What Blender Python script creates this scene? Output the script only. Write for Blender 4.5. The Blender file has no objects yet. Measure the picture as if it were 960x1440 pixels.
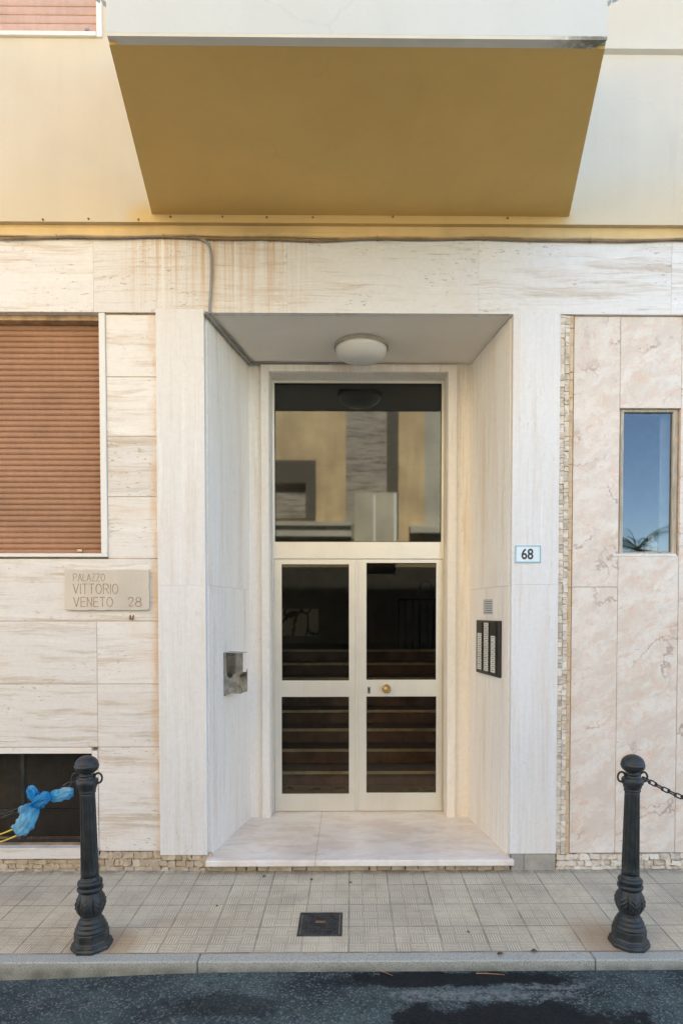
import bpy, bmesh, math, random
from mathutils import Vector, Matrix, noise as mnoise
random.seed(7)
R = math.radians
sc = bpy.context.scene
COL = sc.collection
PI = math.pi

# ------------------------------------------------------------------ camera
F, PCX, PCY, YAW, PITCH, CZ = 870.0, 502.0, 886.0, 0.009, 0.0275, 1.738
fwd = Vector((math.sin(YAW)*math.cos(PITCH), math.cos(YAW)*math.cos(PITCH), -math.sin(PITCH)))
rgt = Vector((math.cos(YAW), -math.sin(YAW), 0))
upv = rgt.cross(fwd)
CAM = Vector((0, 0, CZ))
def ray(px, py):
    return fwd + rgt*((px-PCX)/F) + upv*((PCY-py)/F)
def P(px, py, Y):
    """point of the real plane y = Y that the photograph shows at a pixel"""
    d = ray(px, py); return CAM + d*(Y/d.y)
def PP(px, py, p0, n):
    d = ray(px, py); t = (p0-CAM).dot(n)/d.dot(n); return CAM + d*t
SL = 0.03
GZ = P(480, 1223.5, 4.2).z
def G(px, py):
    """point of the sloping pavement"""
    return PP(px, py, Vector((0, 4.2, GZ)), Vector((0, -SL, 1)).normalized())
def gz(y): return GZ-SL*(4.2-y)
KY = G(480, 1339).y      # joint between tiles and kerb
zk = gz(KY)

cam_d = bpy.data.cameras.new('camera'); cam = bpy.data.objects.new('camera', cam_d); COL.objects.link(cam)
cam.matrix_world = Matrix((( rgt.x, upv.x, -fwd.x, 0), (rgt.y, upv.y, -fwd.y, 0), (rgt.z, upv.z, -fwd.z, CZ), (0, 0, 0, 1)))
cam_d.sensor_width = 36; cam_d.lens = F/1440*36
cam_d.shift_x = -(PCX-480)/1440; cam_d.shift_y = (PCY-720)/1440
cam_d.clip_start = 0.05; cam_d.clip_end = 2000
sc.camera = cam

# ------------------------------------------------------------------ node helper
class NT:
    def __init__(s, name):
        s.m = bpy.data.materials.new(name); s.m.use_nodes = True
        s.t = s.m.node_tree; s.b = s.t.nodes['Principled BSDF']; s.out = s.t.nodes['Material Output']
        s._tc = None
    def node(s, typ, **kw):
        n = s.t.nodes.new(typ)
        for k, v in kw.items(): setattr(n, k, v)
        return n
    def put(s, inp, v):
        if v is None: return
        if isinstance(v, bpy.types.NodeSocket): s.t.links.new(v, inp)
        elif isinstance(v, (tuple, list)) and len(v) == 3 and inp.type == 'RGBA': inp.default_value = (*v, 1)
        else: inp.default_value = v
    @property
    def co(s):
        if not s._tc: s._tc = s.node('ShaderNodeTexCoord')
        return s._tc.outputs['Object']
    def map(s, v, scale=(1,1,1), loc=(0,0,0), rot=(0,0,0)):
        n = s.node('ShaderNodeMapping'); s.put(n.inputs['Vector'], v)
        n.inputs['Scale'].default_value = scale; n.inputs['Location'].default_value = loc; n.inputs['Rotation'].default_value = rot
        return n.outputs[0]
    def noise(s, v, scale=1, detail=4, rough=.55, dist=0, color=False):
        n = s.node('ShaderNodeTexNoise'); s.put(n.inputs['Vector'], v)
        n.inputs['Scale'].default_value = scale; n.inputs['Detail'].default_value = detail
        n.inputs['Roughness'].default_value = rough; n.inputs['Distortion'].default_value = dist
        return n.outputs['Color' if color else 0]
    def vor(s, v, scale=1, feature='F1', out='Distance', rnd=1):
        n = s.node('ShaderNodeTexVoronoi', feature=feature); s.put(n.inputs['Vector'], v)
        n.inputs['Scale'].default_value = scale; n.inputs['Randomness'].default_value = rnd
        return n.outputs[out]
    def wn(s, v, dim='3D'):
        n = s.node('ShaderNodeTexWhiteNoise', noise_dimensions=dim)
        s.put(n.inputs['W' if dim == '1D' else 'Vector'], v); return n.outputs['Value'], n.outputs['Color']
    def math(s, op, a, b=0.0, c=None, clamp=False):
        n = s.node('ShaderNodeMath', operation=op, use_clamp=clamp)
        s.put(n.inputs[0], a); s.put(n.inputs[1], b)
        if c is not None: s.put(n.inputs[2], c)
        return n.outputs[0]
    def vm(s, op, a, b):
        n = s.node('ShaderNodeVectorMath', operation=op); s.put(n.inputs[0], a); s.put(n.inputs[1], b); return n.outputs[0]
    def scale(s, a, k):
        n = s.node('ShaderNodeVectorMath', operation='SCALE'); s.put(n.inputs[0], a); s.put(n.inputs['Scale'], k); return n.outputs[0]
    def mix(s, f, a, b, mode='MIX'):
        n = s.node('ShaderNodeMix', data_type='RGBA', blend_type=mode)
        s.put(n.inputs[0], f); s.put(n.inputs[6], a); s.put(n.inputs[7], b); return n.outputs[2]
    def sm(s, v, lo, hi, a=0.0, b=1.0):
        n = s.node('ShaderNodeMapRange', interpolation_type='SMOOTHSTEP'); s.put(n.inputs[0], v)
        s.put(n.inputs[1], lo); s.put(n.inputs[2], hi); s.put(n.inputs[3], a); s.put(n.inputs[4], b); return n.outputs[0]
    def sep(s, v):
        n = s.node('ShaderNodeSeparateXYZ'); s.put(n.inputs[0], v); return n.outputs
    def comb(s, x, y, z):
        n = s.node('ShaderNodeCombineXYZ')
        for i, q in enumerate((x, y, z)): s.put(n.inputs[i], q)
        return n.outputs[0]
    def attr(s, name):
        n = s.node('ShaderNodeAttribute', attribute_name=name); return n.outputs['Fac']
    def bump(s, h, strength=.3, dist=.01):
        n = s.node('ShaderNodeBump'); n.inputs['Strength'].default_value = strength; n.inputs['Distance'].default_value = dist
        s.put(n.inputs['Height'], h); s.put(s.b.inputs['Normal'], n.outputs[0])
    def set(s, col=None, rough=None, metal=None, spec=None):
        s.put(s.b.inputs['Base Color'], col); s.put(s.b.inputs['Roughness'], rough)
        s.put(s.b.inputs['Metallic'], metal); s.put(s.b.inputs['Specular IOR Level'], spec)
        return s.m

def pid_vec(n):
    a = n.attr('pid')
    v, c = n.wn(a, '1D')
    return n.vm('ADD', n.co, n.scale(c, 40.0)), v

def travertine(name, vertical=False, base=(.80,.765,.70), band=(.60,.50,.38), amt=.75, stain=0.0, rough=.45, drips=None, jointstain=None, seams=None):
    n = NT(name)
    p, rv = pid_vec(n)
    warp = n.noise(n.map(p, (1.4,1.4,1.4)), 1, 3)
    z = n.sep(p)
    k = .10 if not vertical else .16
    w = n.math('MULTIPLY', n.math('SUBTRACT', warp, .5), k)
    if vertical:
        q = n.comb(n.math('ADD', z[0], n.math('MULTIPLY', w, .25)), n.math('ADD', z[1], n.math('MULTIPLY', w, .25)), z[2])
        q1 = n.map(q, (55,55,1.6)); q2 = n.map(q, (9,9,.5)); q3 = n.map(q, (60,60,14))
    else:
        q = n.comb(z[0], z[1], n.math('ADD', z[2], w))
        q1 = n.map(q, (2.6,6,46)); q2 = n.map(q, (.9,2,9)); q3 = n.map(q, (22,22,75))
    fine = n.noise(q1, 1, 8, .70)
    wide = n.noise(q2, 1, 5, .55)
    f = n.sm(n.math('ADD', n.math('MULTIPLY', fine, .55), n.math('MULTIPLY', wide, .45)), .48, .66, 0, amt)
    col = n.mix(f, base, band)
    # thin darker seams and pale healed veins
    seam = n.noise(n.map(q, (2,5,62) if not vertical else (70,70,1.1), (3,7,1)), 1, 6, .68)
    col = n.mix(n.math('MULTIPLY', n.sm(seam, .60 if not seams else .52, .70 if not seams else .60), seams or (.55 if not vertical else .28)), col, tuple(c*.72 for c in band))
    col = n.mix(n.sm(n.noise(n.map(q, (1.5,4,20) if not vertical else (24,24,.7), (11,2,5)), 1, 5, .6), .58, .66, 0, .6), col, tuple(min(.86,c*1.10) for c in base))
    mot = n.sm(n.noise(p, 34, 5, .7), .3, .7, .965, 1.03)
    col = n.mix(1, col, n.comb(mot, mot, mot), 'MULTIPLY')
    # pores: small pits that gather in some of the bands
    pit = n.sm(n.noise(q3, 1, 3, .6), .62, .67)
    pit = n.math('MULTIPLY', pit, n.sm(n.noise(n.map(p, (2,2,4) if not vertical else (4,4,2)), 1, 3), .47, .58))
    pit = n.math('MULTIPLY', pit, 1.0 if not vertical else .35)
    col = n.mix(n.math('MULTIPLY', pit, .7), col, (.36,.29,.21))
    # slab to slab tone
    tone = n.math('MULTIPLY_ADD', rv, .12, .94)
    col = n.mix(1, col, n.comb(tone, tone, tone), 'MULTIPLY')
    # iron-stained patches of the stone
    if stain:
        st = n.sm(n.noise(n.map(p, (1.6,1.6,2.6) if not vertical else (6,6,.5)), 1, 5, .65), .52, .74, 0, stain)
        col = n.mix(st, col, (.70,.47,.27))
    g = n.sep(n.co)
    if drips:
        x0, x1, z0, z1 = drips
        d = n.noise(n.map(n.co, (30,1,.7)), 1, 5, .7)
        wx = n.math('MULTIPLY', n.sm(g[0], x0, x0+.35), n.sm(g[0], x1-.5, x1, 1, 0))
        wz = n.sm(g[2], z0-.15, z1, .35, 1.0)
        m = n.math('MULTIPLY', n.math('MULTIPLY', n.sm(d, .40, .68), wx), wz)
        col = n.mix(n.math('MULTIPLY', m, .75), col, (.58,.36,.18))
        w2 = n.math('MULTIPLY', n.sm(n.noise(n.map(n.co, (42,1,.3), (3,0,0)), 1, 2), .62, .66), wx)
        col = n.mix(n.math('MULTIPLY', w2, .7), col, (.82,.79,.74))
    if jointstain:
        # rust washed out of the joints beside the pier
        xs, wd = jointstain
        jd = n.math('ABSOLUTE', n.math('SUBTRACT', g[0], xs))
        jm = n.math('MULTIPLY', n.sm(jd, 0, wd, 1, 0), n.sm(n.noise(n.map(n.co, (8,8,3)), 1, 5, .7), .35, .65))
        col = n.mix(n.math('MULTIPLY', jm, .65), col, (.66,.42,.22))
    n.bump(n.math('SUBTRACT', n.math('MULTIPLY', fine, .3), pit), .25, .004)
    return n.set(col, rough, 0, .4)

def simple(name, col, rough=.5, metal=0, var=.12, scale=6, bump=.0, bscale=120, stretch=(1,1,1), spec=.5):
    n = NT(name)
    a = n.noise(n.map(n.co, stretch), scale, 5, .6)
    k = n.sm(a, .3, .7, 1-var, 1+var*.5)
    c = n.mix(1, col, n.comb(k, k, k), 'MULTIPLY')
    if bump: n.bump(n.noise(n.map(n.co, stretch), bscale, 4), bump, .004)
    r = n.sm(n.noise(n.co, scale*3, 4), .3, .7, max(.02, rough*.85), min(1, rough*1.15))
    return n.set(c, r, metal, spec)

# ------------------------------------------------------------------ mesh helper
class MB:
    def __init__(s):
        s.bm = bmesh.new(); s.pl = s.bm.faces.layers.float.new('pid'); s.k = 0
    def mark(s, pid=None):
        s.k += 1
        v = pid if pid is not None else s.k + 0.37
        for f in s.bm.faces:
            if f[s.pl] == 0: f[s.pl] = v
    def poly(s, pts):
        return s.bm.faces.new([s.bm.verts.new(p) for p in pts])
    def box(s, x0, x1, y0, y1, z0, z1, bev=0, pid=None):
        if x0 > x1: x0, x1 = x1, x0
        if y0 > y1: y0, y1 = y1, y0
        if z0 > z1: z0, z1 = z1, z0
        v = [s.bm.verts.new((x, y, z)) for x in (x0,x1) for y in (y0,y1) for z in (z0,z1)]
        fs = [s.bm.faces.new([v[i] for i in q]) for q in ((0,1,3,2),(4,6,7,5),(0,4,5,1),(2,3,7,6),(0,2,6,4),(1,5,7,3))]
        if bev:
            es = {e for f in fs for e in f.edges}
            bmesh.ops.bevel(s.bm, geom=list(es), offset=bev, segments=1, affect='EDGES', profile=.5)
        s.mark(pid); return s
    def prism(s, pts, off, pid=None, bev=0):
        """extrude a polygon (list of 3D points) by a vector"""
        off = Vector(off)
        a = [s.bm.verts.new(p) for p in pts]; b = [s.bm.verts.new(Vector(p)+off) for p in pts]
        n = len(a); fs = [s.bm.faces.new(a[::-1]), s.bm.faces.new(b)]
        for i in range(n): fs.append(s.bm.faces.new((a[i], a[(i+1)%n], b[(i+1)%n], b[i])))
        if bev:
            es = {e for f in fs for e in f.edges}
            bmesh.ops.bevel(s.bm, geom=list(es), offset=bev, segments=1, affect='EDGES', profile=.5)
        s.mark(pid); return s
    def lathe(s, prof, seg=32, rfun=None, c=(0,0,0), M=None, cap=True, phase=0):
        rings = []
        for r, z in prof:
            ring = []
            for i in range(seg):
                t = 2*PI*i/seg + phase
                rr = r if rfun is None else rfun(r, z, t)
                q = Vector((rr*math.cos(t), rr*math.sin(t), z))
                if M: q = M @ q
                ring.append(s.bm.verts.new(q + Vector(c)))
            rings.append(ring)
        for a, b in zip(rings, rings[1:]):
            for i in range(seg): s.bm.faces.new((a[i], a[(i+1)%seg], b[(i+1)%seg], b[i]))
        if cap:
            s.bm.faces.new(rings[0][::-1]); s.bm.faces.new(rings[-1])
        s.mark(); return s
    def tube(s, pts, r, seg=8, closed=False, flat=1.0):
        pts = [Vector(p) for p in pts]; n = len(pts); rings = []
        side = None
        for i, p in enumerate(pts):
            if closed: d = pts[(i+1)%n]-pts[i-1]
            else: d = pts[min(i+1,n-1)]-pts[max(i-1,0)]
            d.normalize()
            if side is None:
                side = d.cross(Vector((0,0,1)))
                if side.length < .1: side = d.cross(Vector((0,1,0)))
            side = (side - d*side.dot(d)).normalized(); u = side.cross(d)
            rr = r[i] if isinstance(r, (list, tuple)) else r
            rings.append([s.bm.verts.new(p + side*rr*math.cos(2*PI*k/seg) + u*rr*flat*math.sin(2*PI*k/seg)) for k in range(seg)])
        m = n if closed else n-1
        for i in range(m):
            a, b = rings[i], rings[(i+1)%n]
            for k in range(seg): s.bm.faces.new((a[k], a[(k+1)%seg], b[(k+1)%seg], b[k]))
        if not closed:
            s.bm.faces.new(rings[0][::-1]); s.bm.faces.new(rings[-1])
        s.mark(); return s
    def holes(s, x0, x1, z0, z1, hs, y0, y1):
        """a wall in the XZ plane, y0 front to y1 back, with rectangular openings"""
        xs = sorted({x0, x1, *[min(max(h[i],x0),x1) for h in hs for i in (0,1)]})
        zs = sorted({z0, z1, *[min(max(h[i],z0),z1) for h in hs for i in (2,3)]})
        def solid(i, j):
            if i < 0 or j < 0 or i >= len(xs)-1 or j >= len(zs)-1: return False
            cx, cz = (xs[i]+xs[i+1])/2, (zs[j]+zs[j+1])/2
            return not any(h[0] < cx < h[1] and h[2] < cz < h[3] for h in hs)
        V = {}
        def v(i, j, y):
            k = (i, j, y)
            if k not in V: V[k] = s.bm.verts.new((xs[i], y, zs[j]))
            return V[k]
        for i in range(len(xs)-1):
            for j in range(len(zs)-1):
                if not solid(i, j): continue
                s.bm.faces.new((v(i,j,y0), v(i+1,j,y0), v(i+1,j+1,y0), v(i,j+1,y0)))
                s.bm.faces.new((v(i,j,y1), v(i,j+1,y1), v(i+1,j+1,y1), v(i+1,j,y1)))
                if not solid(i-1,j): s.bm.faces.new((v(i,j,y0), v(i,j+1,y0), v(i,j+1,y1), v(i,j,y1)))
                if not solid(i+1,j): s.bm.faces.new((v(i+1,j,y0), v(i+1,j,y1), v(i+1,j+1,y1), v(i+1,j+1,y0)))
                if not solid(i,j-1): s.bm.faces.new((v(i,j,y0), v(i,j,y1), v(i+1,j,y1), v(i+1,j,y0)))
                if not solid(i,j+1): s.bm.faces.new((v(i,j+1,y0), v(i+1,j+1,y0), v(i+1,j+1,y1), v(i,j+1,y1)))
        s.mark(); return s
    def build(s, name, mat, parent=None, smooth=False, bev=0, origin=None):
        bmesh.ops.recalc_face_normals(s.bm, faces=s.bm.faces[:])
        me = bpy.data.meshes.new(name)
        if origin is not None: bmesh.ops.translate(s.bm, verts=s.bm.verts[:], vec=-Vector(origin))
        s.bm.to_mesh(me); s.bm.free()
        me.materials.append(mat)
        if smooth:
            for p in me.polygons: p.use_smooth = True
        o = bpy.data.objects.new(name, me); COL.objects.link(o)
        if parent is not None:
            o.parent = parent
            if not parent.get('_local'): o.matrix_parent_inverse = parent_inv(parent)
        if origin is not None and parent is None: o.location = origin
        if bev:
            b = o.modifiers.new('bevel', 'BEVEL'); b.width = bev; b.segments = 2; b.limit_method = 'ANGLE'; b.angle_limit = R(40)
        if smooth == 'auto':
            o.data.set_sharp_from_angle(angle=R(35))
        return o
_INV = {}
def parent_inv(p):
    return _INV.get(p.name, Matrix.Identity(4))
def tag(o, label=None, cat=None, group=None, kind=None):
    if label: o['label'] = label
    if cat: o['category'] = cat
    if group: o['group'] = group
    if kind: o['kind'] = kind
    return o
def empty(name, loc, label=None, cat=None, group=None, local=False):
    o = bpy.data.objects.new(name, None); COL.objects.link(o); o.location = loc
    o.empty_display_size = .1
    if local: o['_local'] = 1
    else: _INV[o.name] = Matrix.Translation(Vector(loc)).inverted()
    return tag(o, label, cat, group)
def copy_tree(o, parent=None):
    c = o.copy(); COL.objects.link(c)
    if parent is not None: c.parent = parent
    for ch in list(o.children): copy_tree(ch, c)
    return c

# ------------------------------------------------------------------ key lines of the facade
D = 4.2
def X(px, py, Y=D): return P(px, py, Y).x
def Z(py, px=480, Y=D): return P(px, py, Y).z
xWin = X(142, 620); xTrim = X(150.5, 620); xPL = X(222, 620); xPL1 = X(290, 800)
xPR0 = X(718, 800); xPR1 = X(785, 620); xSt1 = X(805.5, 620); xM1 = X(871, 620); xM2 = X(957, 620)
zLinB = Z(442); zLinT = Z(338); zPlast = Z(318.5); zFloor = Z(1205)
zMarB = Z(1200, 870); zGround = 0
LX, RX = -9.0, 9.0            # ends of the facade
YPL = 4.165                   # plaster face above
YL = 4.185                    # lintel face
YP = 4.182                    # pier face
YC = 4.20                     # stone course face
YB = 4.235                    # backing face
Yback = 5.03; Ydoor = 5.17

# ------------------------------------------------------------------ materials
x_d0, x_d1 = X(150, 390), X(470, 390)
M = {}
M['trav'] = travertine('travertine_horizontal', base=(.78,.76,.73), band=(.52,.42,.31), amt=.78, stain=.25, jointstain=(X(219,700), .06))
M['trav_lin'] = travertine('travertine_lintel', base=(.765,.75,.725), band=(.52,.42,.31), amt=.78, stain=.28, drips=(x_d0, x_d1, zLinB, zLinT))
M['trav_v'] = travertine('travertine_vertical', True, base=(.73,.73,.725), band=(.62,.56,.49), amt=.55, stain=.22)
M['trav_in'] = travertine('travertine_porch', True, base=(.84,.80,.74), band=(.68,.57,.45), amt=.7, stain=.30)
M['grout'] = simple('joint_mortar', (.50,.34,.20), .9, var=.4, scale=9)
M['core'] = simple('masonry_core', (.30,.25,.20), .95)

def marble_pink():
    n = NT('pink_marble')
    p, rv = pid_vec(n)
    pr = n.map(p, (1,1,1), (0,0,0), (0, R(32), 0))
    w = n.noise(pr, 4.5, 5, .65, color=True)
    q = n.vm('ADD', pr, n.scale(w, .22))
    cloud = n.noise(n.map(q, (4.2,6,9.0)), 1, 9, .74)
    cl2 = n.noise(n.map(q, (9,10,18), (4,2,1)), 1, 8, .74)
    col = n.mix(n.sm(cloud, .38, .60), (.80,.735,.655), (.70,.61,.52))
    col = n.mix(n.sm(cl2, .47, .68, 0, .9), col, (.73,.53,.40))
    wh = n.sm(n.noise(n.map(q, (1.6,2,6), (9,1,3)), 1, 7, .7), .56, .72, 0, .5)
    col = n.mix(wh, col, (.82,.805,.78))
    gr = n.sm(n.noise(n.map(q, (30,30,44)), 1, 6, .8), .52, .72, 0, .34)
    col = n.mix(gr, col, (.46,.38,.31))
    sp_ = n.sm(n.noise(n.map(q, (20,20,30), (2,6,9)), 1, 6, .8), .56, .70, 0, .55)
    col = n.mix(sp_, col, (.85,.82,.77))
    ed = n.vor(n.vm('ADD', n.map(q, (1.5,2,3.2)), n.scale(n.noise(q, 7, 4, .6, color=True), .6)), 1, 'DISTANCE_TO_EDGE')
    vein = n.math('MULTIPLY', n.sm(ed, 0, .030, 1, 0), n.sm(n.noise(p, 3, 3), .46, .62))
    col = n.mix(n.math('MULTIPLY', vein, .7), col, (.34,.23,.17))
    pit = n.math('MULTIPLY', n.sm(n.noise(n.map(q, (26,26,40)), 1, 3), .69, .73), n.sm(n.noise(p, 2.5, 2), .5, .6))
    col = n.mix(n.math('MULTIPLY', pit, .8), col, (.22,.15,.12))
    n.bump(cloud, .08, .004)
    return n.set(col, .38, 0, .45)
M['marble'] = marble_pink()

def plaster(name, c, var=.07, rough=.9, tint=None, bounce_tint=False, cracks=.05):
    n = NT(name)
    if tint: c = n.mix(n.sm(n.noise(n.map(n.co, (.35,1,.8)), 1, 4, .6), .40, .66, 0, .6), c, tint)
    if bounce_tint:   # yellow bounced light painted in: strip below the balcony, foot of the wall
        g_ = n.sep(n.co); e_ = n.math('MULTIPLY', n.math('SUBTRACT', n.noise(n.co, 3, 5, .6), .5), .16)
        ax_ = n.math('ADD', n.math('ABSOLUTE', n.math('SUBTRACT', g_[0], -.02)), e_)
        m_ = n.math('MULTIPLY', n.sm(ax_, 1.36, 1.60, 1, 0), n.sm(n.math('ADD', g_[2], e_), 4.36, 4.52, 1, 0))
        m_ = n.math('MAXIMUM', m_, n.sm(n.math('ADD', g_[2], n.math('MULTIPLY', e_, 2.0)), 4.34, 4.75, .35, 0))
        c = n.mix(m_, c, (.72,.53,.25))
    a = n.noise(n.co, 1.1, 5, .6); b = n.noise(n.map(n.co, (5,5,.6)), 1, 5, .6); g = n.noise(n.co, 170, 4, .6)
    k = n.math('ADD', n.sm(a, .3, .7, 1-var, 1), n.sm(b, .35, .75, 0, -var*.45))
    k = n.math('ADD', k, n.math('MULTIPLY', n.math('SUBTRACT', g, .5), .10))
    # hairline cracks and faint runs
    ck = n.vor(n.vm('ADD', n.map(n.co, (.9,.9,.7)), n.scale(n.noise(n.co, 4, 5, .6, color=True), .16)), 1, 'DISTANCE_TO_EDGE')
    ck = n.math('MULTIPLY', n.sm(ck, 0, .006, 1, 0), n.sm(n.noise(n.co, 1.3, 3), .52, .62))
    k = n.math('MULTIPLY', k, n.math('SUBTRACT', 1.0, n.math('MULTIPLY', ck, cracks)))
    rn = n.math('MULTIPLY', n.sm(n.noise(n.map(n.co, (14,14,.5), (2,2,2)), 1, 5, .7), .56, .74), n.sm(n.noise(n.co, .9, 3), .45, .65))
    k = n.math('MULTIPLY', k, n.math('SUBTRACT', 1.0, n.math('MULTIPLY', rn, .07)))
    n.bump(n.math('SUBTRACT', n.math('ADD', n.math('MULTIPLY', g, .5), n.noise(n.co, 22, 4)), n.math('MULTIPLY', ck, cracks)), .3, .004)
    return n.set(n.mix(1, c, n.comb(k, k, k), 'MULTIPLY'), rough, 0, .2)
M['plaster'] = plaster('yellow_plaster', (.69,.65,.565), tint=(.69,.60,.44), bounce_tint=True)
M['soffit'] = plaster('ochre_paint', (.72,.49,.175), .08)
M['band'] = plaster('ochre_band_plaster', (.76,.57,.29), .25)
M['white'] = plaster('white_masonry_paint', (.60,.645,.66), .05, .7)
M['trim'] = plaster('white_marble_trim', (.86,.85,.82), .05, .5)
M['lip'] = plaster('grey_cement', (.66,.65,.60), .2)
M['ceil'] = plaster('porch_ceiling_paint', (.84,.79,.71), .06)

def stones(name, c1=(.66,.58,.47), c2=(.44,.35,.25)):
    n = NT(name)
    p, rv = pid_vec(n)
    col = n.mix(rv, c1, c2)
    a = n.noise(p, 14, 6, .7)
    col = n.mix(n.sm(a, .42, .68, 0, .75), col, (.36,.29,.22))
    big = n.math('GREATER_THAN', n.attr('pid'), 5000.0)
    col = n.mix(n.math('MULTIPLY', big, .6), col, (.66,.42,.19))
    n.bump(n.noise(p, 38, 6, .7), .7, .01)
    return n.set(col, .85, 0, .3)
M['rubble'] = stones('split_stone', (.84,.79,.70), (.70,.61,.49))
M['plinth'] = stones('rough_plinth_stone', (.66,.58,.46), (.48,.39,.28))
M['base_stone'] = simple('grey_base_stone', (.42,.40,.36), .8, var=.3, scale=5, bump=.3, bscale=40)

def door_alu():
    n = NT('champagne_aluminium')
    a = n.noise(n.map(n.co, (90,90,1.2)), 1, 4, .6)
    k = n.sm(a, .3, .7, .985, 1.01)
    d = n.sm(n.noise(n.co, 3.5, 5, .6), .4, .7, 1, .93)
    k = n.math('MULTIPLY', k, d)
    return n.set(n.mix(1, (.78,.755,.675), n.comb(k,k,k), 'MULTIPLY'), n.sm(a,.3,.7,.30,.42), .35, .5)
M['alu'] = door_alu()

def glass(name, tint, refl, ior=1.5, rough=0.0, wav=0.0):
    n = NT(name)
    tr = n.node('ShaderNodeBsdfTransparent'); tr.inputs[0].default_value = (*tint, 1)
    gl = n.node('ShaderNodeBsdfGlossy'); gl.inputs['Roughness'].default_value = rough
    gl.inputs['Color'].default_value = (.94,.99,1,1)
    fr = n.node('ShaderNodeFresnel'); fr.inputs[0].default_value = ior
    f = n.math('ADD', fr.outputs[0], refl, clamp=True)
    if wav:
        b = n.node('ShaderNodeBump'); b.inputs['Strength'].default_value = wav; b.inputs['Distance'].default_value = .002
        n.put(b.inputs['Height'], n.noise(n.map(n.co, (1,1,.6)), 2.2, 2))
        n.put(gl.inputs['Normal'], b.outputs[0])
    mx = n.node('ShaderNodeMixShader'); n.put(mx.inputs[0], f)
    n.t.links.new(tr.outputs[0], mx.inputs[1]); n.t.links.new(gl.outputs[0], mx.inputs[2])
    n.t.links.new(mx.outputs[0], n.out.inputs['Surface'])
    return n.m
M['glass_door'] = glass('tinted_door_glass', (.90,.87,.80), 0.0, 1.35)
M['glass_transom'] = glass('solar_transom_glass', (.34,.32,.28), .05, rough=.03, wav=.10)
M['glass_win'] = glass('side_window_glass', (.80,.83,.85), .025, rough=.012, wav=.05)

def iron_mat():
    n = NT('painted_cast_iron')
    a = n.noise(n.co, 18, 6, .7)
    c = n.mix(n.sm(a, .35, .7), (.012,.017,.019), (.028,.034,.037))
    g = n.sep(n.co)
    du = n.math('MULTIPLY', n.sm(n.noise(n.co, 30, 6, .75), .42, .66), n.sm(g[2], .0, .16, 1, .18))
    c = n.mix(n.math('MULTIPLY', du, .30), c, (.13,.12,.10))
    ru = n.sm(n.noise(n.map(n.co, (1,1,.6), (7,3,1)), 26, 6, .75), .66, .72)
    c = n.mix(n.math('MULTIPLY', ru, .8), c, (.12,.055,.025))
    n.bump(n.math('ADD', a, n.noise(n.co, 110, 4)), .25, .003)
    return n.set(c, n.sm(a, .3, .7, .34, .55), 0, .5)
M['iron'] = iron_mat()
M['steel'] = simple('stained_steel', (.42,.40,.36), .33, 1, .35, 22, .1, 60)
M['brass'] = simple('worn_brass', (.60,.40,.17), .32, 1, .2, 40)
M['black'] = simple('black_plastic', (.018,.017,.016), .4)
M['dark'] = simple('dark_interior', (.05,.045,.04), .9)
M['paper'] = simple('white_label', (.68,.68,.62), .6)
M['paper_grey'] = simple('weathered_notice', (.50,.50,.50), .6)
M['ink'] = simple('dark_ink', (.06,.07,.08), .6)
M['enamel'] = simple('white_enamel', (.72,.80,.84), .25, var=.05)
M['enamel_blue'] = simple('pale_blue_enamel', (.22,.47,.60), .3, var=.1)
M['black_paint'] = simple('black_enamel', (.02,.022,.025), .35)
M['plaque'] = plaster('plaque_stone', (.74,.67,.57), .16)
M['carved'] = simple('carved_letter_wash', (.42,.32,.235), .9, var=.35, scale=60)
M['conduit'] = simple('grey_conduit', (.30,.29,.27), .55)
M['cable'] = simple('ochre_painted_cable', (.52,.38,.19), .7, var=.3)
M['cable2'] = simple('brown_cable', (.26,.18,.10), .7, var=.3)
M['lampglass'] = simple('opal_glass', (.74,.72,.68), .35, var=.01)
M['lamprim'] = simple('lamp_rim', (.46,.43,.38), .4, .4)
M['wood'] = simple('weathered_frame', (.50,.44,.35), .6, var=.3, scale=8, stretch=(8,8,1), bump=.2, bscale=20)
M['bottle'] = simple('white_bottle', (.86,.83,.76), .4)
M['curtain'] = simple('pale_curtain', (.50,.55,.60), .9)
M['mesh'] = simple('rusty_black_mesh', (.022,.020,.018), .7, var=.3)

def shutter_mat(name, c, dirt=.3):
    n = NT(name)
    a = n.noise(n.map(n.co, (2,2,5)), 1, 5, .6); fine = n.noise(n.map(n.co, (30,30,8)), 1, 4, .6)
    k = n.sm(a, .3, .75, 1.05, 1-dirt); k = n.math('MULTIPLY', k, n.sm(fine, .3, .7, .93, 1.03))
    return n.set(n.mix(1, c, n.comb(k,k,k), 'MULTIPLY'), .5, 0, .4)
M['shutter'] = shutter_mat('brown_shutter', (.405,.222,.13), .16)
M['shutter_pink'] = shutter_mat('faded_pink_shutter', (.58,.40,.335), .15)

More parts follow.
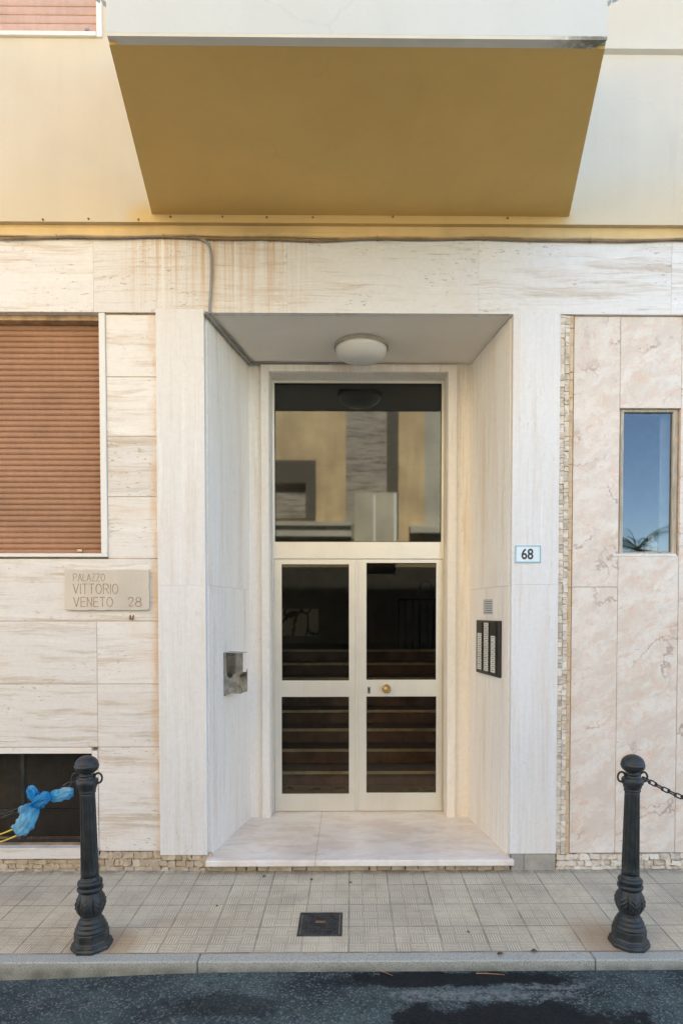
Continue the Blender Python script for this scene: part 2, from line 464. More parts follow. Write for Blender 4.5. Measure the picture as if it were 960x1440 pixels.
xj = G(490, 1338).x
gl0, gr0 = G(128.5, 1331.5), G(882, 1324.5)
def pavement_mat():
    n = NT('pavement_tiles')
    T = .2525
    g = n.sep(n.co)
    u = n.math('DIVIDE', n.math('SUBTRACT', g[0], xj-20*T), T); v = n.math('DIVIDE', n.math('SUBTRACT', g[1], KY), T)
    fu, fv = n.math('FRACT', u), n.math('FRACT', v)
    def edge(f): return n.math('MINIMUM', f, n.math('SUBTRACT', 1.0, f))
    e = n.math('MINIMUM', edge(fu), edge(fv))
    jw = n.math('ADD', e, n.math('MULTIPLY', n.math('SUBTRACT', n.noise(n.co, 22, 5, .7), .5), .034))
    joint = n.sm(jw, .004, .024, 1, 0)
    idv = n.comb(n.math('FLOOR', u), n.math('FLOOR', v), 0.0)
    rv, rc = n.wn(idv)
    su, sv = n.math('MULTIPLY', fu, 3.0), n.math('MULTIPLY', fv, 3.0)
    par = n.math('MODULO', n.math('ADD', n.math('FLOOR', su), n.math('FLOOR', sv)), 2.0)
    par = n.math('GREATER_THAN', n.math('ABSOLUTE', n.math('SUBTRACT', par, n.math('GREATER_THAN', rv, .5))), .5)
    def stripes(f): 
        t = n.math('FRACT', n.math('MULTIPLY', n.math('FRACT', f), 6.0))
        return n.sm(n.math('ABSOLUTE', n.math('SUBTRACT', t, .5)), .14, .26, 1, 0)
    s = n.node('ShaderNodeMix', data_type='FLOAT'); n.put(s.inputs[0], par); n.put(s.inputs[2], stripes(su)); n.put(s.inputs[3], stripes(sv))
    st = s.outputs[0]
    se = n.math('MINIMUM', edge(n.math('FRACT', su)), edge(n.math('FRACT', sv)))
    sub = n.sm(se, .02, .06, 1, 0)
    wear = n.sm(n.noise(n.co, 2.6, 5, .6), .3, .6, .45, 1)
    groove = n.math('MULTIPLY', n.math('MAXIMUM', st, n.math('MULTIPLY', sub, .55)), wear)
    base = n.mix(rv, (.73,.67,.50), (.60,.55,.42))
    blot = n.noise(n.co, 3.2, 6, .65)
    base = n.mix(n.sm(blot, .40, .70, 0, .7), base, (.48,.42,.32))
    base = n.mix(n.sm(n.noise(n.map(n.co, (1,1,1), (5,5,5)), 6, 6, .7), .55, .75, 0, .55), base, (.78,.69,.53))
    base = n.mix(n.sm(n.noise(n.map(n.co, (1,1,1), (2,8,5)), 2.0, 5, .7), .58, .78, 0, .5), base, (.54,.41,.26))
    base = n.mix(n.math('MULTIPLY', n.sm(n.noise(n.co, 90, 5, .7), .4, .75), .35), base, (.24,.22,.19))
    col = n.mix(n.math('MULTIPLY', groove, .62), base, (.19,.17,.145))
    jc = n.mix(n.sm(n.noise(n.co, 4, 3), .4, .6), (.17,.15,.115), (.36,.32,.25))
    col = n.mix(n.math('MULTIPLY', joint, .72), col, jc)
    spot = n.sm(n.vor(n.co, 9, rnd=1), .03, .06, 1, 0)
    col = n.mix(n.math('MULTIPLY', spot, n.math('MULTIPLY', n.sm(n.noise(n.co, 3, 2), .5, .6), .7)), col, (.10,.09,.08))
    for bx_, by_ in ((gl0.x, gl0.y), (gr0.x, gr0.y)):
        dx_ = n.math('SUBTRACT', g[0], bx_+(.06 if bx_ < 0 else -.10)); dy_ = n.math('SUBTRACT', g[1], by_+.02)
        dd_ = n.math('SQRT', n.math('ADD', n.math('MULTIPLY', dx_, dx_), n.math('MULTIPLY', dy_, dy_)))
        rs_ = n.sm(n.math('ADD', dd_, n.math('MULTIPLY', n.math('SUBTRACT', blot, .5), .35)), .10, .24, 1, 0)
        col = n.mix(n.math('MULTIPLY', rs_, .55), col, (.33,.22,.13))
    # blotchy darker strip at the foot of the wall
    foot = n.math('MULTIPLY', n.sm(g[1], 4.09, 4.2, 0, 1), n.sm(n.noise(n.co, 14, 4, .6), .3, .6))
    col = n.mix(n.math('MULTIPLY', foot, .7), col, (.17,.15,.115))
    n.bump(n.math('SUBTRACT', n.math('MULTIPLY', n.noise(n.co, 120, 4), .2), n.math('MAXIMUM', joint, groove)), .35, .003)
    return n.set(col, n.sm(blot, .3, .7, .62, .85), 0, .35)
M['pave'] = pavement_mat()

def kerb_mat():
    n = NT('granite_kerb')
    p, rv = pid_vec(n)
    c = n.mix(n.noise(p, 3, 5, .6), (.37,.385,.345), (.48,.495,.445))
    c = n.mix(n.sm(n.noise(p, 160, 3, .7), .48, .64, 0, .7), c, (.12,.125,.13))
    c = n.mix(n.sm(n.noise(n.map(p, (1,1,1), (3,3,3)), 190, 3, .7), .58, .68, 0, .8), c, (.55,.55,.54))
    g = n.sep(n.co)
    c = n.mix(n.math('MULTIPLY', n.sm(g[2], -.06, -.115, 0, 1), n.sm(n.noise(p, 8, 5), .3, .7, .3, .9)), c, (.14,.14,.115))
    n.bump(n.noise(p, 140, 4, .7), .35, .004)
    return n.set(c, .75, 0, .4)
M['kerb'] = kerb_mat()

wetA, wetB = P(700, 1415, 2.85), P(640, 1372, 3.05)
def asphalt():
    n = NT('worn_asphalt')
    g = n.sep(n.co)
    a = n.noise(n.co, 1.7, 6, .65)
    c = n.mix(n.sm(a, .3, .7), (.022,.036,.038), (.088,.125,.126))
    c = n.mix(n.sm(n.noise(n.co, 7, 6, .7), .52, .68, 0, .6), c, (.026,.029,.032))
    sp = n.vor(n.co, 130, out='Color'); sr = n.sep(sp)[0]
    c = n.mix(n.sm(sr, .78, .92, 0, .55), c, (.24,.245,.24))
    c = n.mix(n.sm(sr, .18, .05, 0, .6), c, (.02,.022,.024))
    c = n.mix(n.sm(n.vor(n.co, 30), .05, .08, .8, 0), c, (.42,.42,.40))
    w = n.math('ADD', n.noise(n.co, 5.0, 9, .75), n.math('MULTIPLY', n.math('SUBTRACT', n.noise(n.co, 45, 5, .8), .5), .35))
    # two spill stains: one along the gutter, one further out on the carriageway
    def spill(cx, cy, rx, ry, k=1.0):
        dx = n.math('DIVIDE', n.math('SUBTRACT', g[0], cx), rx); dy = n.math('DIVIDE', n.math('SUBTRACT', g[1], cy), ry)
        d = n.math('SQRT', n.math('ADD', n.math('MULTIPLY', dx, dx), n.math('MULTIPLY', dy, dy)))
        d = n.math('ADD', d, n.math('MULTIPLY', n.math('SUBTRACT', w, .5), k*2.4))
        return n.sm(d, .82, 1.06, 1, 0)
    m = n.math('MAXIMUM', spill(.50, 3.07, .62, .075), spill(.72, 2.73, .60, .145))
    m = n.math('MAXIMUM', m, n.math('MULTIPLY', spill(-.62, 2.86, .30, .09, 1.2), .62))
    m = n.math('MAXIMUM', m, n.math('MULTIPLY', spill(.02, 3.05, .22, .05, .8), .7))
    m = n.math('MULTIPLY', m, n.sm(n.noise(n.map(n.co,(1,1,1),(4,4,4)), 60, 6, .8), .25, .5, .78, 1))
    c = n.mix(n.math('MULTIPLY', m, .95), c, (.006,.008,.010))
    # pale cement dust left beside it
    dm = n.math('MAXIMUM', spill(.95, 3.02, .25, .05, .9), spill(.62, 2.93, .50, .05, .7))
    dm = n.math('MULTIPLY', dm, n.math('SUBTRACT', 1.0, m))
    c = n.mix(n.math('MULTIPLY', n.math('MULTIPLY', dm, n.sm(n.noise(n.co, 26, 6, .75), .38, .62)), .6), c, (.25,.265,.27))
    n.bump(n.math('ADD', n.noise(n.co, 150, 4, .7), n.math('MULTIPLY', sr, .6)), .6, .006)
    return n.set(c, n.sm(m, 0, 1, .9, .7), 0, .22)
M['asphalt'] = asphalt()
M['ground'] = simple('distant_ground', (.17,.165,.15), .95)

def floor_marble():
    n = NT('doorstep_marble')
    w = n.noise(n.co, 2.5, 4, .6, color=True)
    q = n.vm('ADD', n.co, n.scale(w, .25))
    a = n.noise(n.map(q, (3,7,3)), 1, 7, .68)
    c = n.mix(n.sm(a, .38, .62), (.84,.80,.75), (.72,.64,.56))
    c = n.mix(n.sm(n.noise(n.map(q, (2,5,2), (7,3,1)), 1, 6, .7), .55, .72, 0, .6), c, (.60,.46,.36))
    c = n.mix(n.sm(n.noise(n.map(q, (2,6,2), (1,9,4)), 1, 5, .6), .58, .68, 0, .7), c, (.82,.80,.78))
    g = n.sep(n.co)
    def joint(x): return n.sm(n.math('ABSOLUTE', n.math('SUBTRACT', g[0], x)), .0015, .004, .6, 0)
    c = n.mix(joint(X(447,1175,4.5)), c, (.36,.31,.26))
    return n.set(c, .32, 0, .5)
M['step'] = floor_marble()

# ------------------------------------------------------------------ ground, road, kerb, pavement
mb = MB(); mb.poly([(-400,-400,-.45),(400,-400,-.45),(400,400,-.45),(-400,400,-.45)])
tag(mb.build('ground', M['ground']), kind='structure')
# carriageway: falls a little towards the left end of the kerb
mb = MB(); nx, ny = 60, 14; x0, x1, y0, y1 = -14, 14, -2.9, KY-.083
def road_z(x, y):
    t = min(1, max(0, (-x-.55)/1.4)); t = t*t*(3-2*t)
    edge = min(1, max(0, (KY-.083-y)/1.2))
    return zk-.055 - .038*t + .02*edge
xs = [x0 + (x1-x0)*i/nx for i in range(nx+1)] + [-2.2+.1*i for i in range(44)]; xs = sorted(set(round(x,3) for x in xs))
ys = [y0 + (y1-y0)*j/ny for j in range(ny+1)]
grid = [[mb.bm.verts.new((x, y, road_z(x, y))) for x in xs] for y in ys]
for j in range(len(ys)-1):
    for i in range(len(xs)-1): mb.bm.faces.new((grid[j][i], grid[j][i+1], grid[j+1][i+1], grid[j+1][i]))
mb.mark(); tag(mb.build('road', M['asphalt'], smooth=True), kind='structure')
mb = MB()

kx = [X(278,1350,3.15), X(836,1350,3.15)]; st = kx[1]-kx[0]
edges = sorted([kx[0]-st*i for i in range(1,6)] + kx + [kx[1]+st*i for i in range(1,6)])
for a, b in zip(edges, edges[1:]):
    mb.box(a+.002, b-.002, KY-.085, KY-.003, -.3, zk+.001+random.uniform(-.001,.001), .006)
tag(mb.build('kerb', M['kerb']), kind='structure')
mb = MB()
mb.prism([(LX,KY,-.3),(LX,KY,gz(KY)),(LX,4.3,gz(4.3)),(LX,4.3,-.3)], (RX-LX,0,0))
tag(mb.build('pavement', M['pave']), kind='structure')
mb = MB(); mb.box(-14, 14, -4.2, -2.9, -.3, .03); tag(mb.build('far_pavement', M['kerb']), kind='structure')

# ------------------------------------------------------------------ the building
B = empty('apartment_building', (0, D, 0), 'apartment house with travertine ground floor, yellow plaster above and recessed entrance porch', 'building')
wz0, wz1 = Z(778, 80), Z(447, 80)                 # shutter window opening
bz0, bz1 = Z(1191, 60), Z(1060, 60)               # basement opening
xBas = X(130, 1120)
sw = (X(873.5,676), X(955,676), Z(781,915), Z(573.5,915))    # little side window opening
hLW = (-3.4, xWin, wz0, wz1); hBS = (-3.2, xBas, bz0, bz1)
hPO = (xPL1-.03, xPR0+.03, -.3, zLinB+.02)
m = MB(); m.holes(LX, RX, -.3, zPlast+.05, [hLW, hBS, hPO, sw], YB, 4.40); m.build('masonry_core', M['grout'], B)
# upper storeys in yellow plaster
uw = (-3.4, X(136.5,25,YPL), Z(46.5,70,YPL), 6.6)
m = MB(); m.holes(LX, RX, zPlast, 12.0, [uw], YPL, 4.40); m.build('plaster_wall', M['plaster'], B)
m = MB(); m.box(LX, RX, 4.41, 12, 11.6, 11.9); m.build('roof', M['core'], B)
m = MB(); m.box(LX, RX, 11.8, 12, -.3, 11.59); m.box(LX, LX+.2, 4.41, 11.79, -.3, 11.59); m.box(RX-.2, RX, 4.41, 11.79, -.3, 11.59); m.build('outer_wall', M['core'], B)
# recessed band and its little moulding under the plaster edge
m = MB(); zb = Z(333, 480)
m.box(LX, RX, YL+.012, YB-.002, zLinT+.001, zPlast-.001); m.box(LX, RX, YL-.004, YL+.0115, zLinT+.001, zb+.018, .004)
m.build('cornice_band', M['band'], B)
# string course right of the balcony
m = MB(); z1_, z0_ = Z(68.5,910,YPL), Z(77,910,YPL)
m.prism([(X(835,75,YPL),YPL-.001,z0_),(X(835,75,YPL),YPL-.03,z0_+.012),(X(835,75,YPL),YPL-.03,z1_-.02),(X(835,75,YPL),YPL-.001,z1_)], (RX-X(835,75,YPL),0,0))
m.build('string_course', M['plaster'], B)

zsil_ = Z(1205, 60)
# travertine lintel slabs
m = MB(); js = [X(133,390), X(404,390), X(672,390), X(942,390)]; sp = (js[3]-js[0])/3
edges = [js[0]-sp*i for i in range(4,0,-1)] + js + [js[3]+sp*i for i in range(1,4)]
for a, b in zip(edges, edges[1:]):
    m.box(a+.0005, b-.0005, YL+random.uniform(-.0004,.0004), YB-.002, zLinB+.0005, zLinT-.001, .0006)
m.build('stone_lintel', M['trav_lin'], B)
# left stone courses
m = MB()
xw = xPL - .003
zc = [Z(y, 185) for y in (442.5, 530, 613.5, 698.5, 785.5, 873.5, 962, 1050.5, 1197)]
for i in range(4): m.box(xTrim+.002, xw, YC+random.uniform(-.001,.001), YB-.002, zc[i+1]+.002, zc[i]-(.003 if i==0 else .002), .002)
xv = X(137, 960)
m.box(-3.6, xw, YC, YB-.002, zc[5]+.002, zc[4]-.002, .002)
for i in (5,6):
    m.box(-1.95-.8, xv-.0015, YC+.001*i-.005, YB-.002, zc[i+1]+.002, zc[i]-.002, .002)
    m.box(-4.6, -1.95-.803, YC, YB-.002, zc[i+1]+.002, zc[i]-.002, .002)
    m.box(xv+.0015, xw, YC-.001*i+.005, YB-.002, zc[i+1]+.002, zc[i]-.002, .002)
m.box(xv+.0015, xw, YC, YB-.002, zc[8]+.002, zc[7]-.002, .002)
m.build('stone_course', M['trav'], B)
# piers and porch
zpb = Z(1202, 255, YP)
m = MB(); zt = Z(435, 255, YP); zmid = Z(823, 255, YP)
m.box(xPL, xPL1, YP-.006, YB-.002, zmid+.0003, zt, .0008); m.box(xPL, xPL1, YP-.006, YB-.002, zpb, zmid-.0003, .0008)
m.build('entrance_pier', M['trav_v'], B)
m = MB(); zmid = Z(822, 750, YP)
zpr = Z(1200.5, 750, YP)
m.box(xPR0, xPR1, YP, YB-.002, zmid+.0003, zLinB-.001, .0008); m.box(xPR0, xPR1, YP, YB-.002, zpr, zmid-.0003, .0008)
m.build('entrance_pier', M['trav_v'], B)
bl, br = P(350.5, 700, Yback), P(660, 700, Yback)
def porch_wall(xa, xb, sgn):
    m = MB()
    zt2 = zLinB-.002; zj = Z(829, 640, 4.8)
    for z0, z1 in ((zFloor-.02, zj-.0008), (zj+.0008, zt2)):
        m.prism([(xa,YP+.003 if sgn>0 else YP,z0),(xb,Yback+.1,z0),(xb+.03*sgn,Yback+.1,z0),(xa+.03*sgn,YB+.02,z0),(xa+.0*sgn+.024*sgn,YB-.001,z0),(xa+.024*sgn, YP+.03, z0),(xa+.0005*sgn,YP+.03,z0)], (0,0,z1-z0))
    return m.build('porch_wall', M['trav_in'], B)
# extend wall line to Yback+.1
kL = (bl.x-xPL1)/(Yback-YP); kR = (br.x-xPR0)/(Yback-YP)
def slab_wall(x_front, k, sgn):
    m = MB(); zt2 = zLinB-.002; zj = Z(828, 640, 4.8); t = .03*sgn
    yf, yb = YB-.001, Yback+.09
    for z0, z1 in ((zFloor-.02, zj-.0008), (zj+.0008, zt2)):
        m.prism([(x_front+k*(yf-YP), yf, z0), (x_front+k*(yb-YP), yb, z0), (x_front+k*(yb-YP)+t, yb, z0), (x_front+k*(yf-YP)+t, yf, z0)], (0,0,z1-z0))
    return m.build('porch_wall', M['trav_in'], B)
slab_wall(xPL1, kL, -1); slab_wall(xPR0, kR, 1)
zCe = zLinB + .004
m = MB(); m.box(xPL1-.2, xPR0+.2, YB-.001, Yback+.2, zCe, zCe+.08); m.build('porch_ceiling', M['ceil'], B)
# back wall of the porch with its stone architrave
tx0, tx1, tx2, tx3 = X(367.5,800,5.0), X(378.5,800,5.0), X(629,800,5.0), X(641,800,5.0)
tz1, tz2 = Z(513,500,5.0), Z(522.5,500,5.0)
zfl = zFloor
m = MB(); m.holes(bl.x-.12, br.x+.12, zfl-.02, zCe-.001, [(tx1-.002, tx2+.002, zfl-.1, tz2+.002)], Yback, 5.24); m.build('porch_wall', M['trav_in'], B)
m = MB(); m.holes(tx0, tx3, zfl+.0005, tz1, [(tx1, tx2, zfl-.1, tz2)], 4.998, Yback-.001); m.build('door_architrave', M['trav_in'], B, bev=.003)
m = MB(); m.box(tx1-.001, tx1+.002, Yback, 5.2, zfl+.001, tz2); m.box(tx2-.002, tx2+.001, Yback, 5.2, zfl+.001, tz2); m.box(tx1+.0021, tx2-.0021, Yback, 5.2, tz2-.002, tz2+.001)
m.build('door_reveal', M['trav_in'], B)
# doorstep slab
sx0, sx1 = X(289.5,1210,4.15), X(722,1210,4.15)
m = MB(); m.box(sx0, sx1, 4.135, YP-.007, zFloor-.042, zFloor, .006)
m.build('doorstep', M['step'], B)
m = MB(); m.prism([(xPL1-.001,YP-.0065,zFloor-.04),(xPR0+.001,YP-.0065,zFloor-.04),(xPR0+kR*.88+.02,5.26,zFloor-.04),(xPL1+kL*.88-.02,5.26,zFloor-.04)], (0,0,.0395))
m.build('porch_floor', M['step'], B)

# plinth of rough stones
def rubble(m, x0, x1, z0, z1, rows, yf, depth=.02, wmin=.05, wmax=.11, vertical=False, pid0=None):
    nz = rows
    hs = [z0 + (z1-z0)*i/nz for i in range(nz+1)]
    for j in range(nz):
        x = x0
        while x < x1-.01:
            w = min(random.uniform(wmin, wmax), x1-x)
            if x1-(x+w) < wmin*.5: w = x1-x
            jt = lambda: random.uniform(-.006,.006)
            a, b = x+.0015, x+w-.0015
            dz = .0022
            top = hs[j+1]-dz; bot = hs[j]+dz
            pts = [(a+jt(), bot+jt()), ((a+b)/2+jt(), bot+jt()), (b+jt(), bot+jt()), (b+jt(), (top+bot)/2), (b+jt(), top+jt()), ((a+b)/2, top+jt()), (a+jt(), top+jt()), (a+jt(), (top+bot)/2)]
            y = yf + random.uniform(-.009,.006)
            m.prism([(p, y+random.uniform(-.003,.003), q) for p, q in pts], (0, depth, 0), bev=.0015)
            x += w
m = MB(); zt = Z(1206, 120)
rubble(m, LX+6, xv, GZ-.02, zt-.012, 3, 4.206, .028, .03, .085); rubble(m, xv, xPL+.0, GZ-.02, Z(1197.5,185)-.001, 3, 4.204, .03, .03, .085); rubble(m, xPL, xPL1+.02, GZ-.02, zpb-.002, 3, 4.202, .032, .03, .085)
rubble(m, xPL1+.025, xPR0, GZ-.02, zFloor-.046, 1, 4.195, .03, .04, .10)
m.build('stone_plinth', M['plinth'], B)
m = MB(); m.box(xPR0+.012, X(735,1210), 4.186, YB-.002, GZ-.02, zpr-.003, .003); m.box(X(735.6,1210), xPR1-.002, 4.188, YB-.002, GZ-.02, zpr-.004, .003); m.build('base_stone', M['base_stone'], B)
m = MB(); rubble(m, xPR1+.004, 3.6, GZ-.02, zMarB-.004, 3, 4.201, .032, .03, .085); m.build('stone_plinth', M['rubble'], B)
# upright strip of split stones beside the right pier
m = MB(); w3 = (xSt1-xPR1)/3
for c in range(3):
    z = zMarB-.002; 
    while z < zLinB-.02:
        h = min(random.uniform(.018,.062) if c < 2 else random.uniform(.05,.13), zLinB-.004-z)
        a, b = xPR1+w3*c+.0008, xPR1+w3*(c+1)-.0008
        if c == 2: b -= .006
        j = lambda: random.uniform(-.0025,.0025)
        y = (4.190 if c < 2 else 4.199) + random.uniform(-.006,.004)
        m.prism([(a+j(),y,z+.001+j()*.4),(b+j()*.5,y+j()*2,z+.001+j()*.4),(b+j()*.5,y+j()*2,z+h-.001),(a+j()*.5,y,z+h-.001)], (0,.03,0), pid=(6000+z*57 if c==2 else None), bev=.0015)
        z += h
m.build('stone_strip', M['rubble'], B)
M['bed'] = simple('pale_bedding_mortar', (.50,.37,.23), .9, var=.35, scale=12)
m = MB(); m.box(xPR1+.001, xSt1-.003, 4.2035, YB-.001, zMarB-.001, zLinB-.003); m.build('bedding_mortar', M['bed'], B)
m = MB(); m.box(xPR1+.002, 3.59, 4.2125, YB-.001, GZ-.019, zMarB-.006); m.build('bedding_mortar', M['bed'], B)
m = MB(); m.box(LX+6, xPL1+.02, 4.2155, YB-.001, GZ-.019, zpb-.02); m.build('bedding_mortar', M['bed'], B)
# pink marble panels
m = MB(); g = .0012
zsA = Z(825.5, 838)
x2 = xSt1+.001
def pan(x0,x1,z0,z1): m.box(x0+g, x1-g, 4.208+random.uniform(-.001,.001), YB-.002, z0+g, z1-g, .001)
pan(x2, xM1, zsA, zLinB-.002); pan(x2, xM1, zMarB, zsA)
pan(xM1, xM2, sw[3], zLinB-.002); pan(xM1, xM2, zMarB, sw[2])
for k in range(4): pan(xM2+.42*k, xM2+.42*(k+1), zMarB, zLinB-.002)
m.build('marble_panel', M['marble'], B)

# pointing between the slabs
M['pointing'] = simple('rusty_pointing', (.56,.38,.22), .9, var=.35, scale=7)
m = MB(); m.holes(LX+.5, xPL-.001, zc[8]+.001, zLinB-.0045, [(-3.5, xTrim+.001, wz0-.04, zLinB), (-3.4, xv+.0005, zsil_-.02, zc[7]-.001)], YC+.0035, YB-.0025); m.build('pointing', M['pointing'], B)
m = MB(); m.box(LX+.5, RX-.5, YL+.003, YB-.0025, zLinB+.002, zLinT-.003); m.build('pointing', M['pointing'], B)
# shuttered window left
W = MB(); tr = .012
W.box(xWin, xTrim, 4.184, YB+.09, wz0-.001, zLinB-.003, .003); W.box(-3.5, xTrim, 4.180, YB+.09, Z(783.5,80), wz0-.002, .003)
fr = W.build('window', M['trim'], B)
def roller(x0, x1, z0, z1, pitch, y, mat, parent, amp=.007):
    m = MB(); prof = []
    z = z0
    while z < z1:
        for t, dy in ((0,.0),(.10,-amp*.5),(.30,-amp),(.62,-amp*.95),(.80,-amp*.55),(.90,.001),(.97,.004)):
            if z+t*pitch < z1: prof.append((y+dy, z+t*pitch))
        z += pitch
    a = [m.bm.verts.new((x0,q,w)) for q, w in prof]; b = [m.bm.verts.new((x1,q,w)) for q, w in prof]
    for i in range(len(a)-1): m.bm.faces.new((a[i], b[i], b[i+1], a[i+1]))
    a2 = [m.bm.verts.new((x0,y+.02,z0)), m.bm.verts.new((x0,y+.02,z1))]; b2 = [m.bm.verts.new((x1,y+.02,z0)), m.bm.verts.new((x1,y+.02,z1))]
    m.bm.faces.new((a2[0], b2[0], b2[1], a2[1]))
    m.mark(); return m.build('roller_shutter', mat, parent, smooth=False)
pt = (wz1-wz0)/41.0
sh = roller(-3.4, xWin+.03, wz0+.001, wz1+.03, pt, 4.305, M['shutter'], fr)
m = MB(); c = P(112, 775, 4.29); m.box(c.x-.015, c.x+.02, 4.285, 4.297, c.z-.006, c.z+.014, .002); m.build('shutter_lock', M['steel'], fr)
# basement window: black mesh grille in a stone surround
m = MB(); zsil = Z(1205, 60)
m.box(xBas+.001, xv-.002, 4.196, YB+.06, zsil+.004, bz1+.02, .002); m.box(-3.3, xBas, 4.197, YB+.06, bz1+.001, zc[7]-.003, .002); m.box(-3.3, xv-.002, 4.182, YB+.09, zsil-.008, bz0-.001, .003)
bw = m.build('basement_window', M['trav'], B)
m = MB(); gy = 4.30
q = .0125; x = xBas
while x > -2.4: m.box(x-.0012, x+.0012, gy, gy+.002, bz0, bz1); x -= q
z = bz0
while z < bz1: m.box(-2.4, xBas, gy+.0025, gy+.0045, z-.0012, z+.0012); z += q
m.build('wire_mesh', M['mesh'], bw)
m = MB()
for xx in (X(23,1120), X(23,1120)-.55, X(23,1120)-1.1): m.box(xx-.012, xx+.012, gy-.012, gy-.001, bz0+.001, bz1-.001)
m.box(-3.2, xBas-.001, gy-.016, gy-.0125, bz0+.001, bz0+.024); m.box(-3.2, xBas-.001, gy+.02, gy+.04, bz0+.20, bz0+.225)
m.build('grille_bar', M['iron'], bw)
m = MB(); m.box(-3.25, xBas+.05, 4.6, 4.62, bz0-.1, bz1+.1); m.box(-3.25, xBas+.05, 4.41, 4.599, bz0-.12, bz0-.1); m.box(-3.25,xBas+.05,4.41,4.599,bz1+.1,bz1+.12); m.box(xBas+.05, xBas+.07, 4.41,4.6,bz0-.1,bz1+.1)
m.build('basement_recess', M['dark'], bw)

# side window right
fx0, fx1, fz0, fz1 = sw
m = MB()
m.holes(fx0+.001, fx1-.001, fz0+.001, fz1-.001, [(X(875.5,676,4.235), X(944.5,676,4.235), Z(777,910,4.235), Z(579.5,910,4.235))], 4.232, 4.28)
SWf = m.build('side_window', M['wood'], B, bev=.003)
m = MB(); m.box(fx0+.004, X(946,676,4.235), 4.252, 4.256, fz0+.006, fz1-.006); m.build('window_pane', M['glass_win'], SWf)
m = MB(); m.box(fx0-.05, fx1-.012, 4.205, 4.231, fz0-.006, fz0+.012, .002); m.build('window_sill', M['trav_v'], SWf)
m = MB(); m.box(fx0-.5, fx1+.5, 5.2, 5.22, fz0-.6, fz1+.3); m.box(fx0-.5, fx1+.5, 4.41, 5.19, fz1+.3, fz1+.32); m.box(fx0-.5, fx1+.5, 4.41, 5.19, fz0-.62, fz0-.6); m.box(fx1+.5, fx1+.52, 4.41, 5.2, fz0-.6, fz1+.3); m.box(fx0-.52, fx0-.5, 4.41, 5.2, fz0-.6, fz1+.3)
m.build('room_recess', M['dark'], SWf)
m = MB(); m.box(fx0, fx1, 4.285, 4.41, fz0-.015, fz0+.004); m.build('inner_sill', M['white'], SWf)
m = MB(); m.box(X(927,676,4.34), fx1+.2, 4.34, 4.36, fz0+.005, fz1+.2); m.build('curtain', M['curtain'], SWf)

# upper left window
m = MB(); u = uw
m.box(u[1]-.001, u[1]+.035, YPL-.012, 4.30, u[2]-.03, u[3], .003); m.box(-3.5, u[1]-.0015, YPL-.02, 4.30, u[2]-.03, u[2]-.001, .003)
UW = m.build('window', M['trim'], B)
roller(-3.4, u[1]+.01, u[2], u[3], .055, 4.215, M['shutter_pink'], UW, .005)
m = MB(); c = P(123, 42, 4.2); m.box(c.x-.012, c.x+.012, 4.19, 4.206, c.z-.012, c.z+.006, .002); m.build('shutter_lock', M['steel'], UW)

# old fixings left in the plaster
for px, py in ((61,309),(125,308),(195,309),(240,305),(313,305),(375,306),(440,306),(552,305),(713,307),(688+0,190)):
    c = P(px, py, YPL)
    if py > 250:
        m = MB(); m.lathe([(.001,0),(.006,0),(.007,.004),(.004,.010),(.001,.011)], 10, M=Matrix.Rotation(R(90),4,'X'), c=(c.x, YPL, c.z)); m.build('fixing', M['cable2'], B)
# balcony
zs = P(505, 303, YPL).z
Yf = (P(505, 53, 1.0)-CAM); Yf = (zs-CZ)/Yf.z
fl, frt = P(150, 52, Yf), P(853, 58, Yf); wl, wr = P(213.5, 303, YPL), P(800, 306, YPL)
m = MB()
ins = .045
def trap(o, z): # outline, inset o
    return [(wl.x+o, YPL-.001, z), (fl.x+o*1.02, Yf+o, z), (frt.x-o*1.02, Yf+o, z), (wr.x-o, YPL-.001, z)]
m.prism([(wl.x+.002, YPL-.001, zs), (fl.x*(1-ins/(YPL-Yf))+wl.x*ins/(YPL-Yf)+.002, Yf+ins, zs), (frt.x*(1-ins/(YPL-Yf))+wr.x*ins/(YPL-Yf)-.002, Yf+ins, zs), (wr.x-.002, YPL-.001, zs)], (0,0,.0154)); BAL = m.build('balcony', M['soffit'], B)
m = MB()
o_, i_ = trap(0, zs-.001), trap(ins-.0005, zs-.001)
H = .98
m2 = MB()
m.prism([o_[1], o_[2], i_[2], i_[1]], (0,0,.016))
for a, b in ((0,1),(1,2),(2,3)):
    m2.prism([(o_[a][0],o_[a][1],zs+.0155), (o_[b][0],o_[b][1],zs+.0155), (i_[b][0],i_[b][1],zs+.0155), (i_[a][0],i_[a][1],zs+.0155)], (0,0,H))
LPm = NT('mouldy_cement'); gx = LPm.sep(LPm.co)
e1 = LPm.math('MULTIPLY', LPm.sm(gx[0], frt.x-.34, frt.x-.04, 0, 1), LPm.sm(LPm.noise(LPm.co, 16, 6, .75), .36, .58))
c1 = LPm.mix(LPm.noise(LPm.co, 7, 5, .6), (.70,.69,.63), (.56,.55,.49))
m.build('balcony_edge', LPm.set(LPm.mix(LPm.math('MULTIPLY', e1, .85), c1, (.10,.11,.09)), .85), BAL); m2.build('balcony_parapet', M['white'], BAL)
